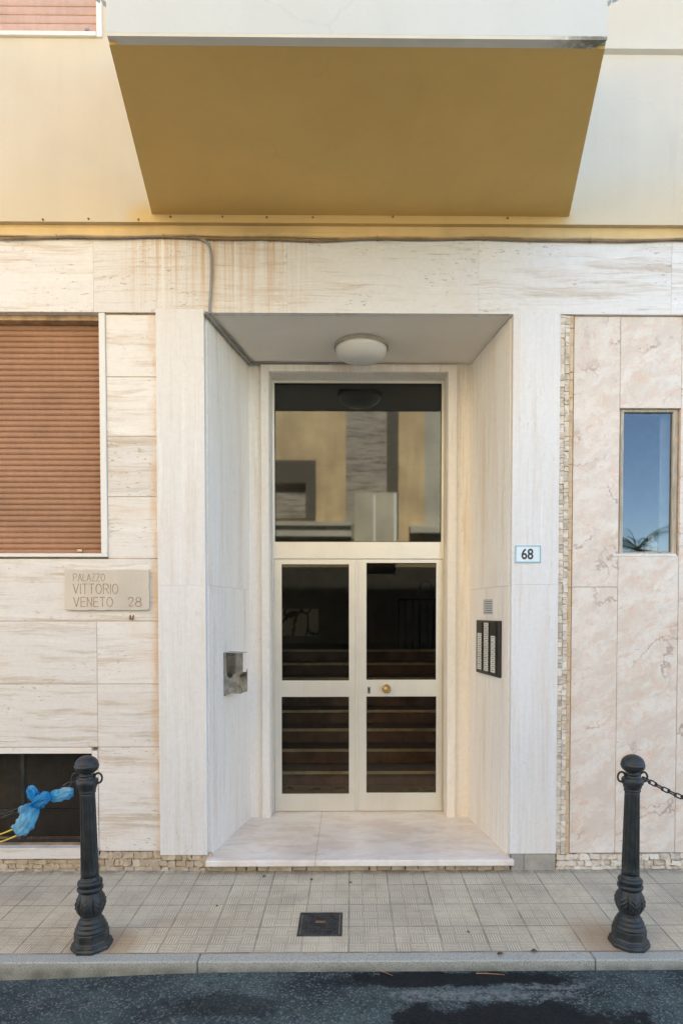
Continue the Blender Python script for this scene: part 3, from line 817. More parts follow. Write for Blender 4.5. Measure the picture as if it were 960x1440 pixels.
for s, px in ((-1, 138), (1, 864)):
    m = MB(); c = P(px, 4, Yf+.25)
    for k in (0, 1):
        cx = c.x + s*(-.03+.05*k)
        m.prism([(cx-.018,Yf+.25,c.z+.03*k+.02),(cx+.018,Yf+.25,c.z+.03*k-.0),(cx+.018,Yf+.25,c.z+.12),(cx-.018,Yf+.25,c.z+.14)] if s<0 else [(cx+.018,Yf+.25,c.z+.03*k+.02),(cx-.018,Yf+.25,c.z+.03*k-.0),(cx-.018,Yf+.25,c.z+.12),(cx+.018,Yf+.25,c.z+.14)], (0,.035,0))
    m.box(c.x-.09*s if s>0 else c.x-.03, c.x+.03 if s>0 else c.x+.09, Yf+.255, Yf+.28, c.z+.10, c.z+.125)
    m.build('drying_line_bracket', M['white'], BAL)

# ------------------------------------------------------------------ door
def r4(px0, px1, py0, py1, Y=Ydoor):
    return (X(px0,(py0+py1)/2,Y), X(px1,(py0+py1)/2,Y), Z(py1,(px0+px1)/2,Y), Z(py0,(px0+px1)/2,Y))
fo = r4(379.5, 627.5, 530, 1141); tg = r4(386, 620.5, 538.5, 762); lf = r4(385.5, 622, 786, 1139.5)
m = MB(); m.holes(tx1+.003, tx2-.003, zfl+.001, tz2-.003, [tg, (lf[0], lf[1], zfl-.1, lf[3])], Ydoor, Ydoor+.06)
FR = m.build('door_frame', M['alu'], B, bev=.004)
m = MB(); m.box(tg[0]-.004, tg[1]+.004, Ydoor+.022, Ydoor+.028, tg[2]-.004, tg[3]+.004); m.build('transom_pane', M['glass_transom'], FR)
m = MB()   # thin gasket round the transom pane
m.holes(tg[0]+.0005, tg[1]-.0005, tg[2]+.0005, tg[3]-.0005, [(tg[0]+.005, tg[1]-.005, tg[2]+.005, tg[3]-.005)], Ydoor+.012, Ydoor+.0215); m.build('gasket', M['black'], FR)
xm = X(501.5, 960, Ydoor)
def leaf(x0, x1, ga, gb):
    m = MB(); m.holes(x0, x1, zfl+.004, lf[3]-.003, [ga, gb], Ydoor+.004, Ydoor+.05)
    L = m.build('door_leaf', M['alu'], B, bev=.004)
    for g_ in (ga, gb):
        m = MB(); m.box(g_[0]-.003, g_[1]+.003, Ydoor+.024, Ydoor+.030, g_[2]-.003, g_[3]+.003); m.build('door_pane', M['glass_door'], L)
        m = MB(); m.holes(g_[0]+.0003, g_[1]-.0003, g_[2]+.0003, g_[3]-.0003, [(g_[0]+.004, g_[1]-.004, g_[2]+.004, g_[3]-.004)], Ydoor+.014, Ydoor+.0235); m.build('gasket', M['black'], L)
    return L
leaf(lf[0]+.003, xm-.0015, r4(396,490.5,793.5,957), r4(396,490.5,980,1116.5))
L2 = leaf(xm+.0015, lf[1]-.003, r4(515,613,791.5,956), r4(515,613,979.5,1115))
m = MB(); m.box(xm-.012, xm+.012, Ydoor-.006, Ydoor+.0035, zfl+.02, lf[3]-.02, .003); m.build('meeting_strip', M['alu'], L2)
c = P(543, 968, Ydoor)
Mk = Matrix.Rotation(R(90), 4, 'X')
m = MB(); m.lathe([(.001,0),(.034,0),(.034,.006),(.028,.009),(.014,.012),(.013,.03),(.022,.038),(.032,.048),(.035,.058),(.032,.068),(.022,.076),(.012,.079),(.010,.082),(.001,.084)], 28, M=Mk, c=(c.x, Ydoor+.003, c.z)); m.build('door_knob', M['brass'], L2, smooth=True)
c = P(518.5, 970.5, Ydoor); m = MB(); m.box(c.x-.011, c.x+.011, Ydoor-.001, Ydoor+.0035, c.z-.028, c.z+.028, .001); k_ = m.build('lock_plate', M['steel'], L2)
m = MB(); m.lathe([(.001,0),(.007,0),(.007,.002),(.001,.002)], 14, M=Mk, c=(c.x, Ydoor-.0012, c.z+.010)); m.box(c.x-.003, c.x+.003, Ydoor-.0035, Ydoor-.0012, c.z-.018, c.z+.006); m.build('keyhole', M['black'], L2)

# lobby behind the door
M['lobby'] = simple('lobby_wall_paint', (.34,.30,.21), .8)
M['stair'] = simple('dark_stair_riser', (.20,.12,.08), .55, var=.4, scale=5)
M['tread'] = simple('marble_tread', (.13,.10,.075), .35, var=.2, scale=5)
M['lobfloor'] = simple('lobby_floor', (.36,.31,.22), .3, var=.2, scale=3)
m = MB()
m.box(-1.9, 1.9, 9.6, 9.7, 0, 4); m.box(-1.9, -1.8, 5.26, 9.59, 0, 4); m.box(1.8, 1.9, 5.26, 9.59, 0, 4); m.box(-1.9, 1.9, 5.26, 9.7, 4.001, 4.1)
m.box(-1.9, bl.x-.11, 5.2, 5.255, 0, 4); m.box(br.x+.11, 1.9, 5.2, 5.255, 0, 4); m.box(bl.x-.11, br.x+.11, 5.245, 5.255, zCe-.01, 4)
m.build('lobby_wall', M['lobby'], B)
m = MB(); m.box(-1.8, 1.8, 5.262, 6.2, zfl-.04, zfl+.004); m.build('lobby_floor', M['lobfloor'], B)
m = MB(); t = MB(); nz_ = MB(); nst = 8
M['nosing'] = simple('pale_stone_nosing', (.62,.55,.42), .4, var=.25)
for k in range(nst):
    y = 5.92 + .30*k; z0 = zfl + .150*k
    m.box(-1.79, 1.79, y+.02, y+.30 if k < nst-1 else 9.58, zfl-.05, z0+.120)
    t.box(-1.79, 1.79, y, (y+.33 if k < nst-1 else 9.58), z0+.121, z0+.150, .004); nz_.box(-1.79, 1.79, y-.006, y-.0005, z0+.120, z0+.151, .002)
ST = m.build('staircase', M['stair'], B); t.build('stair_tread', M['tread'], ST); nz_.build('stair_nosing', M['nosing'], ST)
zland = zfl+.15*nst
m = MB()
def bar(pts, r=.013): m.tube(pts, r, 8)
yR = 8.15
xa, xb = X(560,880,yR), X(625,880,yR)
zt_, zb_ = Z(843,600,yR), Z(923,600,yR)
bar([(xa,yR,zt_),(xb+.5,yR,zt_)]); bar([(xa,yR,zb_),(xb+.5,yR,zb_)])
for i in range(6): 
    xx = xa + i*.095; bar([(xx,yR,zb_),(xx,yR,zt_)], .009)
xc = X(599,860,yR); hw = .085; zh = Z(826,600,yR)
bar([(xc-hw,yR,zland)]+[(xc-hw*math.cos(PI*i/10), yR, zh+hw*.9*math.sin(PI*i/10)) for i in range(11)]+[(xc+hw,yR,zland)], .015)
m.build('stair_railing', M['iron'], B)
m = MB(); a_, b_ = P(395,856,9.3), P(447.5,894.5,9.3)
m.box(a_.x-.3, b_.x, 9.3, 9.36, b_.z, a_.z)
def vein_panel():
    n = NT('veined_marble_panel')
    ed = n.vor(n.vm('ADD', n.map(n.co, (3.2,3,1.6)), n.scale(n.noise(n.co, 5, 4, color=True), .5)), 1, 'DISTANCE_TO_EDGE')
    return n.set(n.mix(n.sm(ed, .01, .07, 1, 0), (.70,.66,.56), (.12,.08,.07)), .3)
m.build('veined_panel', vein_panel(), B)

# ------------------------------------------------------------------ things fixed to the walls
def lathe_thing(name, prof, mat, label, cat, c, M=None, seg=32): ...
# porch lamp
lc = P(508, 478, 4.58)
LP = empty('ceiling_lamp', (lc.x, 4.69, zCe), 'round opal glass ceiling lamp, unlit, under the porch ceiling', 'lamp')
m = MB(); m.lathe([(.01,zCe-.0005),(.198,zCe-.0005),(.203,zCe-.012),(.203,zCe-.026),(.196,zCe-.030),(.01,zCe-.030)], 48, c=(lc.x,4.69,0)); m.build('lamp_rim', M['lamprim'], LP, smooth='auto')
m = MB(); m.lathe([(.192-.0,zCe-.0305)]+[(.192*math.cos(a*PI/24)**.85, zCe-.0305-.092*math.sin(a*PI/24)) for a in range(1,12)]+[(.004, zCe-.1227)], 48, c=(lc.x,4.69,0)); m.build('lamp_shade', M['lampglass'], LP, smooth=True)

# conduit from the cornice into the porch, and cables along the cornice
def smooth_path(pts, n=6):
    out = []; P_ = [Vector(p) for p in pts]; P_ = [P_[0]*2-P_[1]]+P_+[P_[-1]*2-P_[-2]]
    for i in range(1, len(P_)-2):
        for k in range(n):
            t = k/n; a, b, c, d = P_[i-1:i+3]
            out.append(.5*((2*b)+(c-a)*t+(2*a-5*b+4*c-d)*t*t+(3*b-a-3*c+d)*t**3))
    out.append(P_[-2]); return out
yc = YL-.011
pts = [P(262,334.5,yc), P(278,335,yc), P(290,340,yc), P(296,352,yc), P(297.5,375,yc), P(296.5,410,yc), P(295,432,yc), P(295.5,441,yc)]
m = MB(); m.tube(smooth_path(pts), .0095, 10)
k0 = Vector((xPL1+kL*.02+.022, YP+.01, zLinB-.014)); k1 = Vector((bl.x+.022, Yback-.02, zCe-.014))
m.tube(smooth_path([P(295.5,439,yc), Vector((xPL1+.02, YL-.004, zLinB-.012)), k0, k0.lerp(k1,.5)+Vector((0,0,-.004)), k1+Vector((-.01,-.05,0)), k1+Vector((.03,0,0)), Vector((-.3,Yback-.016,zCe-.014)), Vector((lc.x-.25,Yback-.016,zCe-.013))], 8), .0105, 10)
m.tube(smooth_path([Vector((xPL1+.03, YL+.03, zLinB-.006)), k0.lerp(k1,.5)+Vector((.022,0,.006)), k1+Vector((.02,-.06,.008)), k1+Vector((.12,-.02,.006)), Vector((lc.x-.05,Yback-.04,zCe-.008)), Vector((lc.x-.02,4.90,zCe-.008))], 8), .006, 8)
tag(m.build('electric_conduit', M['conduit'], origin=P(297,400,yc)), 'grey electric conduit bending down from the cornice into the porch ceiling corner', 'conduit')
for i, (mat, py, amp, r, lab) in enumerate(((M['cable'], 333.2, .9, .006, 'ochre painted cable running along the cornice above the stone band'), (M['cable2'], 336.6, 1.1, .0075, 'brown drooping cable lowest along the top edge of the stone band'))):
    pts = []
    for k in range(-30, 140):
        px = k*10
        dy = amp*math.sin(px/61.0+i*1.3)+amp*.7*math.sin(px/23.0+i)
        if i == 1 and px > 640: dy -= 1.6*math.sin(min(1,(px-640)/160)*PI)
        if i == 1: dy += 1.2*math.exp(-((px-460)/70)**2)
        pts.append(Vector((P(px,py,YL-.012-i*.004).x, YL-.012-i*.004, P(480,py+dy,YL-.012).z)))
    m = MB(); m.tube(pts, r, 7)
    # clips
    for k in range(0, 11): 
        q = pts[8+k*15]; m.box(q.x-.005, q.x+.005, q.y-.009, YL+.02, q.z-.009, q.z+.009, .002)
    tag(m.build('cable', mat, smooth=False), lab, 'cable')

# stone plaque with carved name
GL = {
 'P': [[(0,0),(0,1),(.55,1),(.75,.9),(.75,.6),(.55,.5),(0,.5)]], 'A': [[(0,0),(.4,1),(.8,0)],[(.15,.36),(.65,.36)]],
 'L': [[(0,1),(0,0),(.6,0)]], 'Z': [[(0,1),(.7,1),(0,0),(.7,0)]], 'V': [[(0,1),(.38,0),(.76,1)]], 'I': [[(0,0),(0,1)]],
 'T': [[(0,1),(.7,1)],[(.35,1),(.35,0)]], 'R': [[(0,0),(0,1),(.5,1),(.7,.88),(.7,.62),(.5,.5),(0,.5)],[(.38,.5),(.74,0)]],
 'E': [[(.6,1),(0,1),(0,0),(.6,0)],[(0,.52),(.5,.52)]], 'N': [[(0,0),(0,1),(.65,0),(.65,1)]],
 'O': [[(.4+.4*math.cos(a*PI/9), .5+.5*math.sin(a*PI/9)) for a in range(19)]],
 '2': [[(.02,.78),(.12,.95),(.32,1),(.55,.93),(.62,.78),(.55,.6),(.3,.38),(.12,.2),(.14,.06),(.3,.0),(.45,.06),(.55,.2)]],
 '8': [[(.36+.28*math.cos(a*PI/8-PI/2), .76+.24*math.sin(a*PI/8-PI/2)) for a in range(17)],[(.36+.36*math.cos(a*PI/8+PI/2), .26+.26*math.sin(a*PI/8+PI/2)) for a in range(17)]],
}
def strokes(par, text, x0, x1, z0, z1, y, w, d=.0008):
    adv = {'I': .0, 'L': .6, 'T': .7, 'E': .6, 'N': .65, 'Z': .7, 'V': .76, '2': .62, '8': .72, 'R': .74, 'P': .75}
    tot = sum(adv.get(ch,.8) for ch in text) + .28*(len(text)-1); k = (x1-x0)/tot; x = x0; h = z1-z0
    for ch in text:
        m = MB()
        for st in GL[ch]:
            for a, b in zip(st, st[1:]):
                A = Vector((x+a[0]*k, 0, z0+a[1]*h)); Bv = Vector((x+b[0]*k, 0, z0+b[1]*h))
                dd = (Bv-A); ln = dd.length; dd.normalize(); nn = Vector((-dd.z,0,dd.x))*w/2
                A2, B2 = A-dd*w*.3, Bv+dd*w*.3
                yy = y - random.uniform(0,.0003)
                m.prism([(*(p_.x, yy, p_.z),) for p_ in (A2+nn, B2+nn, B2-nn, A2-nn)], (0,d,0))
        m.build('carved_letter', M['carved'], par)
        x += (adv.get(ch,.8)+.28)*k
ypl = YC-.026
a_, b_ = P(91,801,ypl), P(210,858,ypl)
PLQ = empty('stone_plaque', ((a_.x+b_.x)/2, YC, b_.z), 'beige stone plaque carved with the palazzo name below the brown shutter', 'plaque')
pts = []
n_ = 34
for i in range(n_+1): pts.append((a_.x+(b_.x-a_.x)*i/n_, ypl, b_.z+random.uniform(-.003,.004)+(.006 if i in (0,n_) else 0)))
for i in range(1,10): pts.append((b_.x+random.uniform(-.006,.002), ypl, b_.z+(a_.z-b_.z)*i/10))
for i in range(n_+1): pts.append((b_.x-(b_.x-a_.x)*i/n_, ypl, a_.z+random.uniform(-.001,.001)))
m = MB(); m.prism(pts, (0,.0255,0), bev=.0025); m.build('stone_slab', M['plaque'], PLQ)
for tx, x0, x1, y0, y1, w in (('PALAZZO',103.5,147.5,807,817,.0042), ('VITTORIO',103.5,166,821.3,834.8,.0055), ('VENETO',104,158.5,840,853,.0055), ('28',180.5,199,840,853,.0062)):
    A, Bq = P(x0,y1,ypl), P(x1,y0,ypl); strokes(PLQ, tx, A.x, Bq.x, A.z, Bq.z, ypl-.0006, w)
c = P(186, 868, YC); m = MB(); m.tube([(c.x-.012,YC+.004,c.z+.012),(c.x-.012,YC-.008,c.z-.012),(c.x+.004,YC-.010,c.z-.016),(c.x+.010,YC+.003,c.z+.013)], .006, 7)
M['rust'] = simple('rust', (.25,.13,.07), .9, var=.3, scale=60)
tag(m.build('wall_anchor', M['rust'], origin=c), 'small rusty metal anchor sticking out just below the stone plaque', 'anchor')

# house number plate
yn = YP-.001
a_, b_ = P(723.5,767,yn), P(759.5,791.5,yn)
HN = empty('house_number_plate', ((a_.x+b_.x)/2, YP, (a_.z+b_.z)/2), 'white enamel house number 68 plate with pale blue border on the right pier', 'sign')
m = MB(); m.box(a_.x, b_.x, yn-.006, yn, b_.z, a_.z, .001); m.build('plate', M['enamel'], HN)
m = MB(); m.holes(a_.x+.001, b_.x-.001, b_.z+.001, a_.z-.001, [(a_.x+.008, b_.x-.008, b_.z+.008, a_.z-.008)], yn-.0075, yn-.0061); m.build('border', M['enamel_blue'], HN)
for s, dx in ((-1,a_.x+.012),(1,b_.x-.012)): pass
def text_mesh(body, size, mat, name, parent, center, y, sx=1.0, off=0.0):
    cu = bpy.data.curves.new('lettering', 'FONT'); cu.body = body; cu.size = size; cu.extrude = .0006; cu.offset = off; cu.align_x = 'CENTER'; cu.align_y = 'CENTER'
    ob = bpy.data.objects.new('lettering', cu); COL.objects.link(ob); bpy.context.view_layer.update()
    me = bpy.data.meshes.new_from_object(ob.evaluated_get(bpy.context.evaluated_depsgraph_get()))
    bpy.data.objects.remove(ob); bpy.data.curves.remove(cu)
    xs = [v.co.x for v in me.vertices]; ys = [v.co.y for v in me.vertices]
    cx, cy = (min(xs)+max(xs))/2, (min(ys)+max(ys))/2
    for v in me.vertices: v.co = Vector((center.x+(v.co.x-cx)*sx, y-v.co.z, center.z+(v.co.y-cy)))
    me.materials.clear(); me.materials.append(mat)
    o = bpy.data.objects.new(name, me); COL.objects.link(o); o.parent = parent; o.matrix_parent_inverse = parent_inv(parent); return o
text_mesh('68', .098, M['black_paint'], 'numerals', HN, P(741,779,yn-.0068), yn-.0068, .84, .0022)

# intercom on the right porch wall (the wall is splayed, so work in its own frame)
def wall_frame(side):
    if side > 0: p0 = Vector((xPR0, YP, 0)); d = Vector((kR,1,0)).normalized(); n = Vector((-d.y, d.x, 0))
    else: p0 = Vector((xPL1, YP, 0)); d = Vector((kL,1,0)).normalized(); n = Vector((d.y, -d.x, 0))
    return p0, d, n
def wp(side, px, py, off=0.0):
    p0, d, n = wall_frame(side); q = PP(px, py, p0+n*off, n); return (q-p0).dot(d), q.z
def wbox(m, side, s0, s1, o0, o1, z0, z1, bev=0):
    p0, d, n = wall_frame(side)
    m.prism([p0+d*s+n*o+Vector((0,0,z0)) for s, o in ((s0,o0),(s1,o0),(s1,o1),(s0,o1))], (0,0,z1-z0), bev=bev)
p0, d_, n_v = wall_frame(1)
sA, zA = wp(1, 669.5, 873, .02); sB, zB = wp(1, 701, 951, .02)
zA = wp(1, 685, 872.5, .02)[1]; zB = wp(1, 685, 949, .02)[1]
s0, s1 = sB, sA
IC = empty('intercom_panel', p0+d_*(s0+s1)/2+Vector((0,0,zB)), 'black intercom panel with three columns of name labels on the porch wall', 'intercom')
m = MB(); wbox(m, 1, s0, s1, .0005, .022, zB, zA, .003); m.build('housing', M['black'], IC)
wcol = (s1-s0)
for ci, (c0, c1, topf) in enumerate(((.13,.30,.73),(.42,.60,.96),(.72,.90,.76))):
    a0, a1 = s0+wcol*c0, s0+wcol*c1
    hz = (zA-zB)
    m = MB(); wbox(m, 1, a0-.006, a1+.006, .0222, .026, zB+hz*.045, zA-hz*.03, .001); m.build('column_rail', M['steel' if 0 else 'black'], IC)
    zz = zB+hz*.07; zt_ = zB+hz*topf; nl = int((zt_-zz)/.027); hl = (zt_-zz)/nl
    for k in range(nl):
        m = MB(); wbox(m, 1, a0, a1, .0262, .029, zz+k*hl+.0013, zz+(k+1)*hl-.0013); o = m.build('name_label', M['paper'], IC); _INV[o.name] = Matrix.Identity(4)
        l0 = random.uniform(.1,.3); l1 = random.uniform(.6,.95); m = MB()
        wbox(m, 1, a0+(a1-a0)*l0, a0+(a1-a0)*l1, .0292, .0296, zz+(k+.42)*hl, zz+(k+.58)*hl); m.build('writing', M['ink'], o)
sA, zA = wp(1, 679.5, 843); sB, zB = wp(1, 692, 864)
NT_ = empty('paper_notice', p0+d_*(sA+sB)/2+Vector((0,0,zB)), 'small grey printed notice stuck above the intercom', 'notice')
m = MB(); wbox(m, 1, sB, sA, .0004, .0015, zB, zA); m.build('sheet', M['paper_grey'], NT_)
m = MB()
for k in range(6): wbox(m, 1, sB+(sA-sB)*.08, sB+(sA-sB)*random.uniform(.75,.95), .0017, .0021, zA-(zA-zB)*(.14+.145*k+.035), zA-(zA-zB)*(.14+.145*k))
m.build('printing', M['ink'], NT_)

# steel ash bin on the left porch wall
p0, d_, n_v = wall_frame(-1)
sA, _ = wp(-1, 314.5, 950); zT = wp(-1, 314.5, 918)[1]; zBt = wp(-1, 314.5, 979)[1]
DP, LN, TH = .125, .15, .0025      # reach from the wall, length along it, sheet thickness
AB = empty('ash_bin', p0+d_*(sA+LN/2)+Vector((0,0,zBt)), 'stained steel wall ash bin with scooped openings on the blue lit porch wall', 'ash bin')
Hh = zT-zBt
def pl(s, o, z): return p0+d_*(sA+s)+n_v*o+Vector((0,0,zBt+z))
def ucut(w, h0, rb, hi, lo, hi_w):
    """outline of a sheet w wide: shoulders at h0, scooped down"""
m = MB()
# front sheet (faces the street): tall at the wall side, scooped in the middle
def sheet(f, outline, off):
    m.prism([f(u, v) for u, v in outline], off)
sc_ = [(.022+.026-.026*math.cos(PI*i/10), .52*Hh-.030*math.sin(PI*i/10)) for i in range(11)]
outl = [(0,.02),(DP,.02),(DP,.50*Hh)]+[(DP-.010,.52*Hh)]+sc_[::-1]+[(.020,Hh),(0,Hh)]
sheet(lambda u,v: pl(0,u,v), outl, d_*TH)
outl2 = [(0,.02),(DP,.02),(DP,.52*Hh),(.074,.52*Hh)]+sc_[::-1]+[(.020,Hh),(0,Hh)]
sheet(lambda u,v: pl(LN,u,v), outl2, d_*TH)
# room-facing sheet with rounded shoulders
sd = [(0,.02),(LN,.02),(LN,.60*Hh)]+[(LN-.02*math.sin(PI/2*i/6), .60*Hh-.05*(1-math.cos(PI/2*i/6))*1.0) for i in range(1,7)]+[(.02*(1-math.sin(PI/2*i/6))+.0, .60*Hh-.05*(math.cos(PI/2*i/6))) for i in range(0,7)]
sheet(lambda u,v: pl(u,DP,v), sd, -n_v*TH)
sheet(lambda u,v: pl(u,.001,v), [(0,-.0),(LN,0),(LN,Hh),(0,Hh)], n_v*TH)
sheet(lambda u,v: pl(u,v,.02), [(TH,.004),(LN-TH,.004),(LN-TH,DP-.004),(TH,DP-.004)], Vector((0,0,TH)))
m.build('bin_body', M['steel'], AB)
m = MB(); m.prism([pl(-.008,.0,Hh),pl(LN+.005,.0,Hh),pl(LN+.005,DP+.004,Hh-.004),pl(-.008,DP+.004,Hh-.004)], (0,0,TH)); m.build('bin_hood', M['steel'], AB)
m = MB(); m.prism([pl(LN*.62,.004,Hh*.48),pl(LN*.62+.003,.004,Hh*.48),pl(LN*.62+.003,DP*.9,Hh*.48),pl(LN*.62,DP*.9,Hh*.48)], (0,0,Hh*.5)); m.build('inner_plate', M['steel'], AB)

# white bottle on the inner sill of the side window
c = P(915, 776, 4.33); zb0 = sw[2]+.0045
m = MB(); m.lathe([(.001,0),(.036,0),(.040,.006),(.040,.085),(.034,.100),(.018,.108),(.018,.125),(.021,.126),(.021,.145),(.001,.146)], 24, c=(c.x,4.335,zb0))
tag(m.build('bottle', M['bottle'], smooth='auto', origin=(c.x,4.335,zb0)), 'squat white bottle standing behind the glass of the narrow side window', 'bottle')

# ------------------------------------------------------------------ bollards
gl = G(128.5, 1331.5); gr = G(882, 1324.5); yB = (gl.y+gr.y)/2
def make_bollard():
    root = empty('bollard', (0,0,0), 'x', 'bollard', 'cast iron bollards along the kerb', local=True)
    m = MB(); m.lathe([(.114,0),(.114,.016),(.108,.022),(.108,.034),(.098,.040),(.094,.048),(.094,.088),(.088,.096)], 8, phase=PI/8)
    m.build('base', M['iron'], root, bev=.003)
    m = MB(); prof = [(.087,.094),(.089,.100),(.087,.108),(.080,.113),(.078,.118),(.080,.124),(.077,.131),(.069,.136),(.068,.141),(.069,.147),(.064,.154),(.058,.160),(.056,.170),(.058,.178)]
    m.lathe(prof, 40); m.build('stepped_foot', M['iron'], root, smooth=True)
    def leaf_r(r, z, t):
        u = (z-.176)/.13
        nL = 6; ph = (t*nL/(2*PI))%1.0; a = abs(ph-.5)*2
        env = math.sin(PI*min(1,max(0,u)))
        w = .92*(1-max(0,u-.2)**2*.9)
        inside = 1 if a < w else .0
        rib = math.exp(-(a/.10)**2)
        veins = .5+.5*math.cos((u*5.2 - a*1.5)*2*PI)
        lobe = inside*(1-a*.4)
        gap = math.exp(-((a-1)/.12)**2)
        return r + env*(.0055*lobe*(.35+.65*veins) + .004*rib - .007*gap)
    pr = []
    for i in range(41):
        u = i/40; z = .176+.13*u
        pr.append((.0565 + .0195*math.sin(PI*u**.92), z))
    m = MB(); m.lathe(pr, 144, leaf_r); m.build('leaf_bulb', M['iron'], root, smooth=True)
    m = MB()
    def tor(z, r, h, n=8): return [(r-h+h*math.sin(PI*i/n)+.0, z-h*math.cos(PI*i/n)) for i in range(n+1)]
    m.lathe([(.052,.300)]+tor(.324,.071,.0145)+[(.056,.3385)]+tor(.356,.068,.0145)+[(.051,.372),(.051,.384),(.0475,.392)], 40); m.build('ring_moulding', M['iron'], root, smooth=True)
    def flute(r, z, t):
        k = min(1, max(0, (z-.415)/.02))*min(1, max(0, (.835-z)/.02))
        c_ = max(0, math.cos(12*t)); return r - .0042*k*c_**.7
    m = MB(); m.lathe([(.0485,.390),(.0485,.405),(.0482,.414)]+[(.048-.0072*i/40, .415+.42*i/40) for i in range(41)]+[(.0405,.84),(.0405,.85)], 144, flute); m.build('fluted_shaft', M['iron'], root, smooth=True)
    m = MB(); m.lathe([(.040,.848),(.045,.850),(.046,.858),(.043,.863),(.047,.868),(.050,.876),(.0515,.884),(.0585,.892),(.0595,.902),(.0595,.914),(.056,.922),(.046,.928),(.042,.936),(.042,.944),(.047,.948)], 40); m.build('collar', M['iron'], root, smooth=True)
    pr = [(.045,.946)]
    for i in range(1,13): a = -PI/2+PI/2*i/12; pr.append((.0655*math.cos(a)*.99, .990+.040*math.sin(a)))
    pr = [p_ for p_ in pr if p_[1] > .950 or p_[0] < .046]
    pr += [(.0665,.992),(.0665,.998),(.0635,1.000)]
    for i in range(1,15): a = PI/2*i/14; pr.append((.0635*math.cos(a)+.0005, 1.000+.052*math.sin(a)))
    m = MB(); m.lathe(pr, 40); m.build('ball_cap', M['iron'], root, smooth=True)
    for s in (-1, 1):
        m = MB(); m.tube([(s*.063+.0215*math.cos(a*2*PI/24), 0, .928+.027*math.sin(a*2*PI/24)) for a in range(24)], .0058, 8, closed=True); m.build('chain_ring', M['iron'], root, smooth=True)
    return root
b0 = make_bollard()
spots = [(gl.x, 'black cast iron bollard on the left, its chain wrapped in a blue bag', R(1.0)), (gr.x, 'black cast iron bollard on the right, in front of the pink marble', R(-.6)),
         (gl.x-1.62, 'black cast iron bollard at the far end of the bagged chain', 0), (gr.x+1.62, 'black cast iron bollard at the far end of the bare right chain', 0)]
for i, (x, lab, tl) in enumerate(spots):
    o = b0 if i == 0 else copy_tree(b0)
    o.location = (x, yB, gz(yB)-.001); o['label'] = lab; o.scale = (.945,.945,.98); o.rotation_euler = (0, -tl, 0)
# chains
M['chain_iron'] = simple('chain_iron', (.06,.052,.045), .4, .5, .4, 60)
def link_mesh():
    m = MB(); L, Wd, r = .024, .0105, .0042
    pts = []
    for a in range(9): t = -PI/2+PI*a/8; pts.append((L-Wd+Wd*math.cos(t), Wd*math.sin(t), 0))
    for a in range(9): t = PI/2+PI*a/8; pts.append((-(L-Wd)+Wd*math.cos(t), Wd*math.sin(t), 0))
    m.tube(pts, r, 8, closed=True)
    bmesh.ops.recalc_face_normals(m.bm, faces=m.bm.faces[:])
    me = bpy.data.meshes.new('chain_link'); m.bm.to_mesh(me); m.bm.free(); me.materials.append(M['chain_iron'])
    for p_ in me.polygons: p_.use_smooth = True
    return me
LM = link_mesh()
def chain(xa, xb, z, sag, label):
    root = empty('chain', (xa, yB, z), label, 'chain', 'chains between the bollards', local=True)
    Ln = xb-xa; step = .0395
    pos = 0.0; i = 0; x = 0.0; sgn = 1 if Ln > 0 else -1; Lt = abs(Ln)
    def f(t): return -4*sag*(t/Lt)*(1-t/Lt)
    while x < Lt:
        sl = -4*sag/Lt*(1-2*x/Lt); c_ = 1/math.sqrt(1+sl*sl)
        o = bpy.data.objects.new('chain_link', LM); COL.objects.link(o); o.parent = root
        ang = math.atan2(sl, 1)
        Mx = Matrix.Rotation(-ang*1 if sgn > 0 else ang, 4, 'Y') @ Matrix.Rotation(R(90 if i%2 else 8)+R(18), 4, 'X')
        o.matrix_local = Matrix.Translation((sgn*x, 0, f(x))) @ Mx
        x += step*c_; i += 1
    return root
zr = gz(yB)+.893
chL = chain(gl.x-.085, gl.x-1.62+.085, zr, .24, 'dark iron chain hanging left from the bollard through the blue bag')
chR = chain(gr.x+.085, gr.x+1.62-.085, zr, .21, 'bare dark iron chain hanging right from the bollard by the pink marble')

# blue plastic bag knotted round the left chain
def bag_mat():
    n = NT('blue_plastic_film')
    a = n.noise(n.map(n.co, (9,9,9)), 1, 5, .65)
    st = n.noise(n.map(n.co, (60,60,14)), 1, 4, .6)
    c = n.mix(n.sm(a, .35, .68), (.012,.33,.74), (.09,.58,.88))
    pale = n.sm(st, .56, .74, 0, .6)
    kd = n.node('ShaderNodeVectorMath', operation='DISTANCE'); n.put(kd.inputs[0], n.co); kd.inputs[1].default_value = bp(60,1125)
    thin = n.math('MULTIPLY', n.sm(kd.outputs['Value'], .05, .16), n.sm(a, .30, .62))
    c = n.mix(n.math('MULTIPLY', thin, .8), c, (.45,.77,.89))
    c = n.mix(pale, c, (.66,.83,.89))
    n.set(c, .16, 0, .7)
    tl = n.node('ShaderNodeBsdfTranslucent'); n.put(tl.inputs[0], n.mix(.5, c, (.10,.52,.85)))
    tp = n.node('ShaderNodeBsdfTransparent'); tp.inputs[0].default_value = (.45,.75,.92,1)
    m1 = n.node('ShaderNodeMixShader'); m1.inputs[0].default_value = .45; n.t.links.new(n.b.outputs[0], m1.inputs[1]); n.t.links.new(tl.outputs[0], m1.inputs[2])
    m2 = n.node('ShaderNodeMixShader'); n.put(m2.inputs[0], n.sm(st, .40, .75, .10, .45)); n.t.links.new(m1.outputs[0], m2.inputs[1]); n.t.links.new(tp.outputs[0], m2.inputs[2])
    n.t.links.new(m2.outputs[0], n.out.inputs['Surface'])
    n.bump(n.math('ADD', n.noise(n.map(n.co, (26,26,26)), 1, 4, .6), n.math('MULTIPLY', st, .4)), .9, .012)
    return n.m
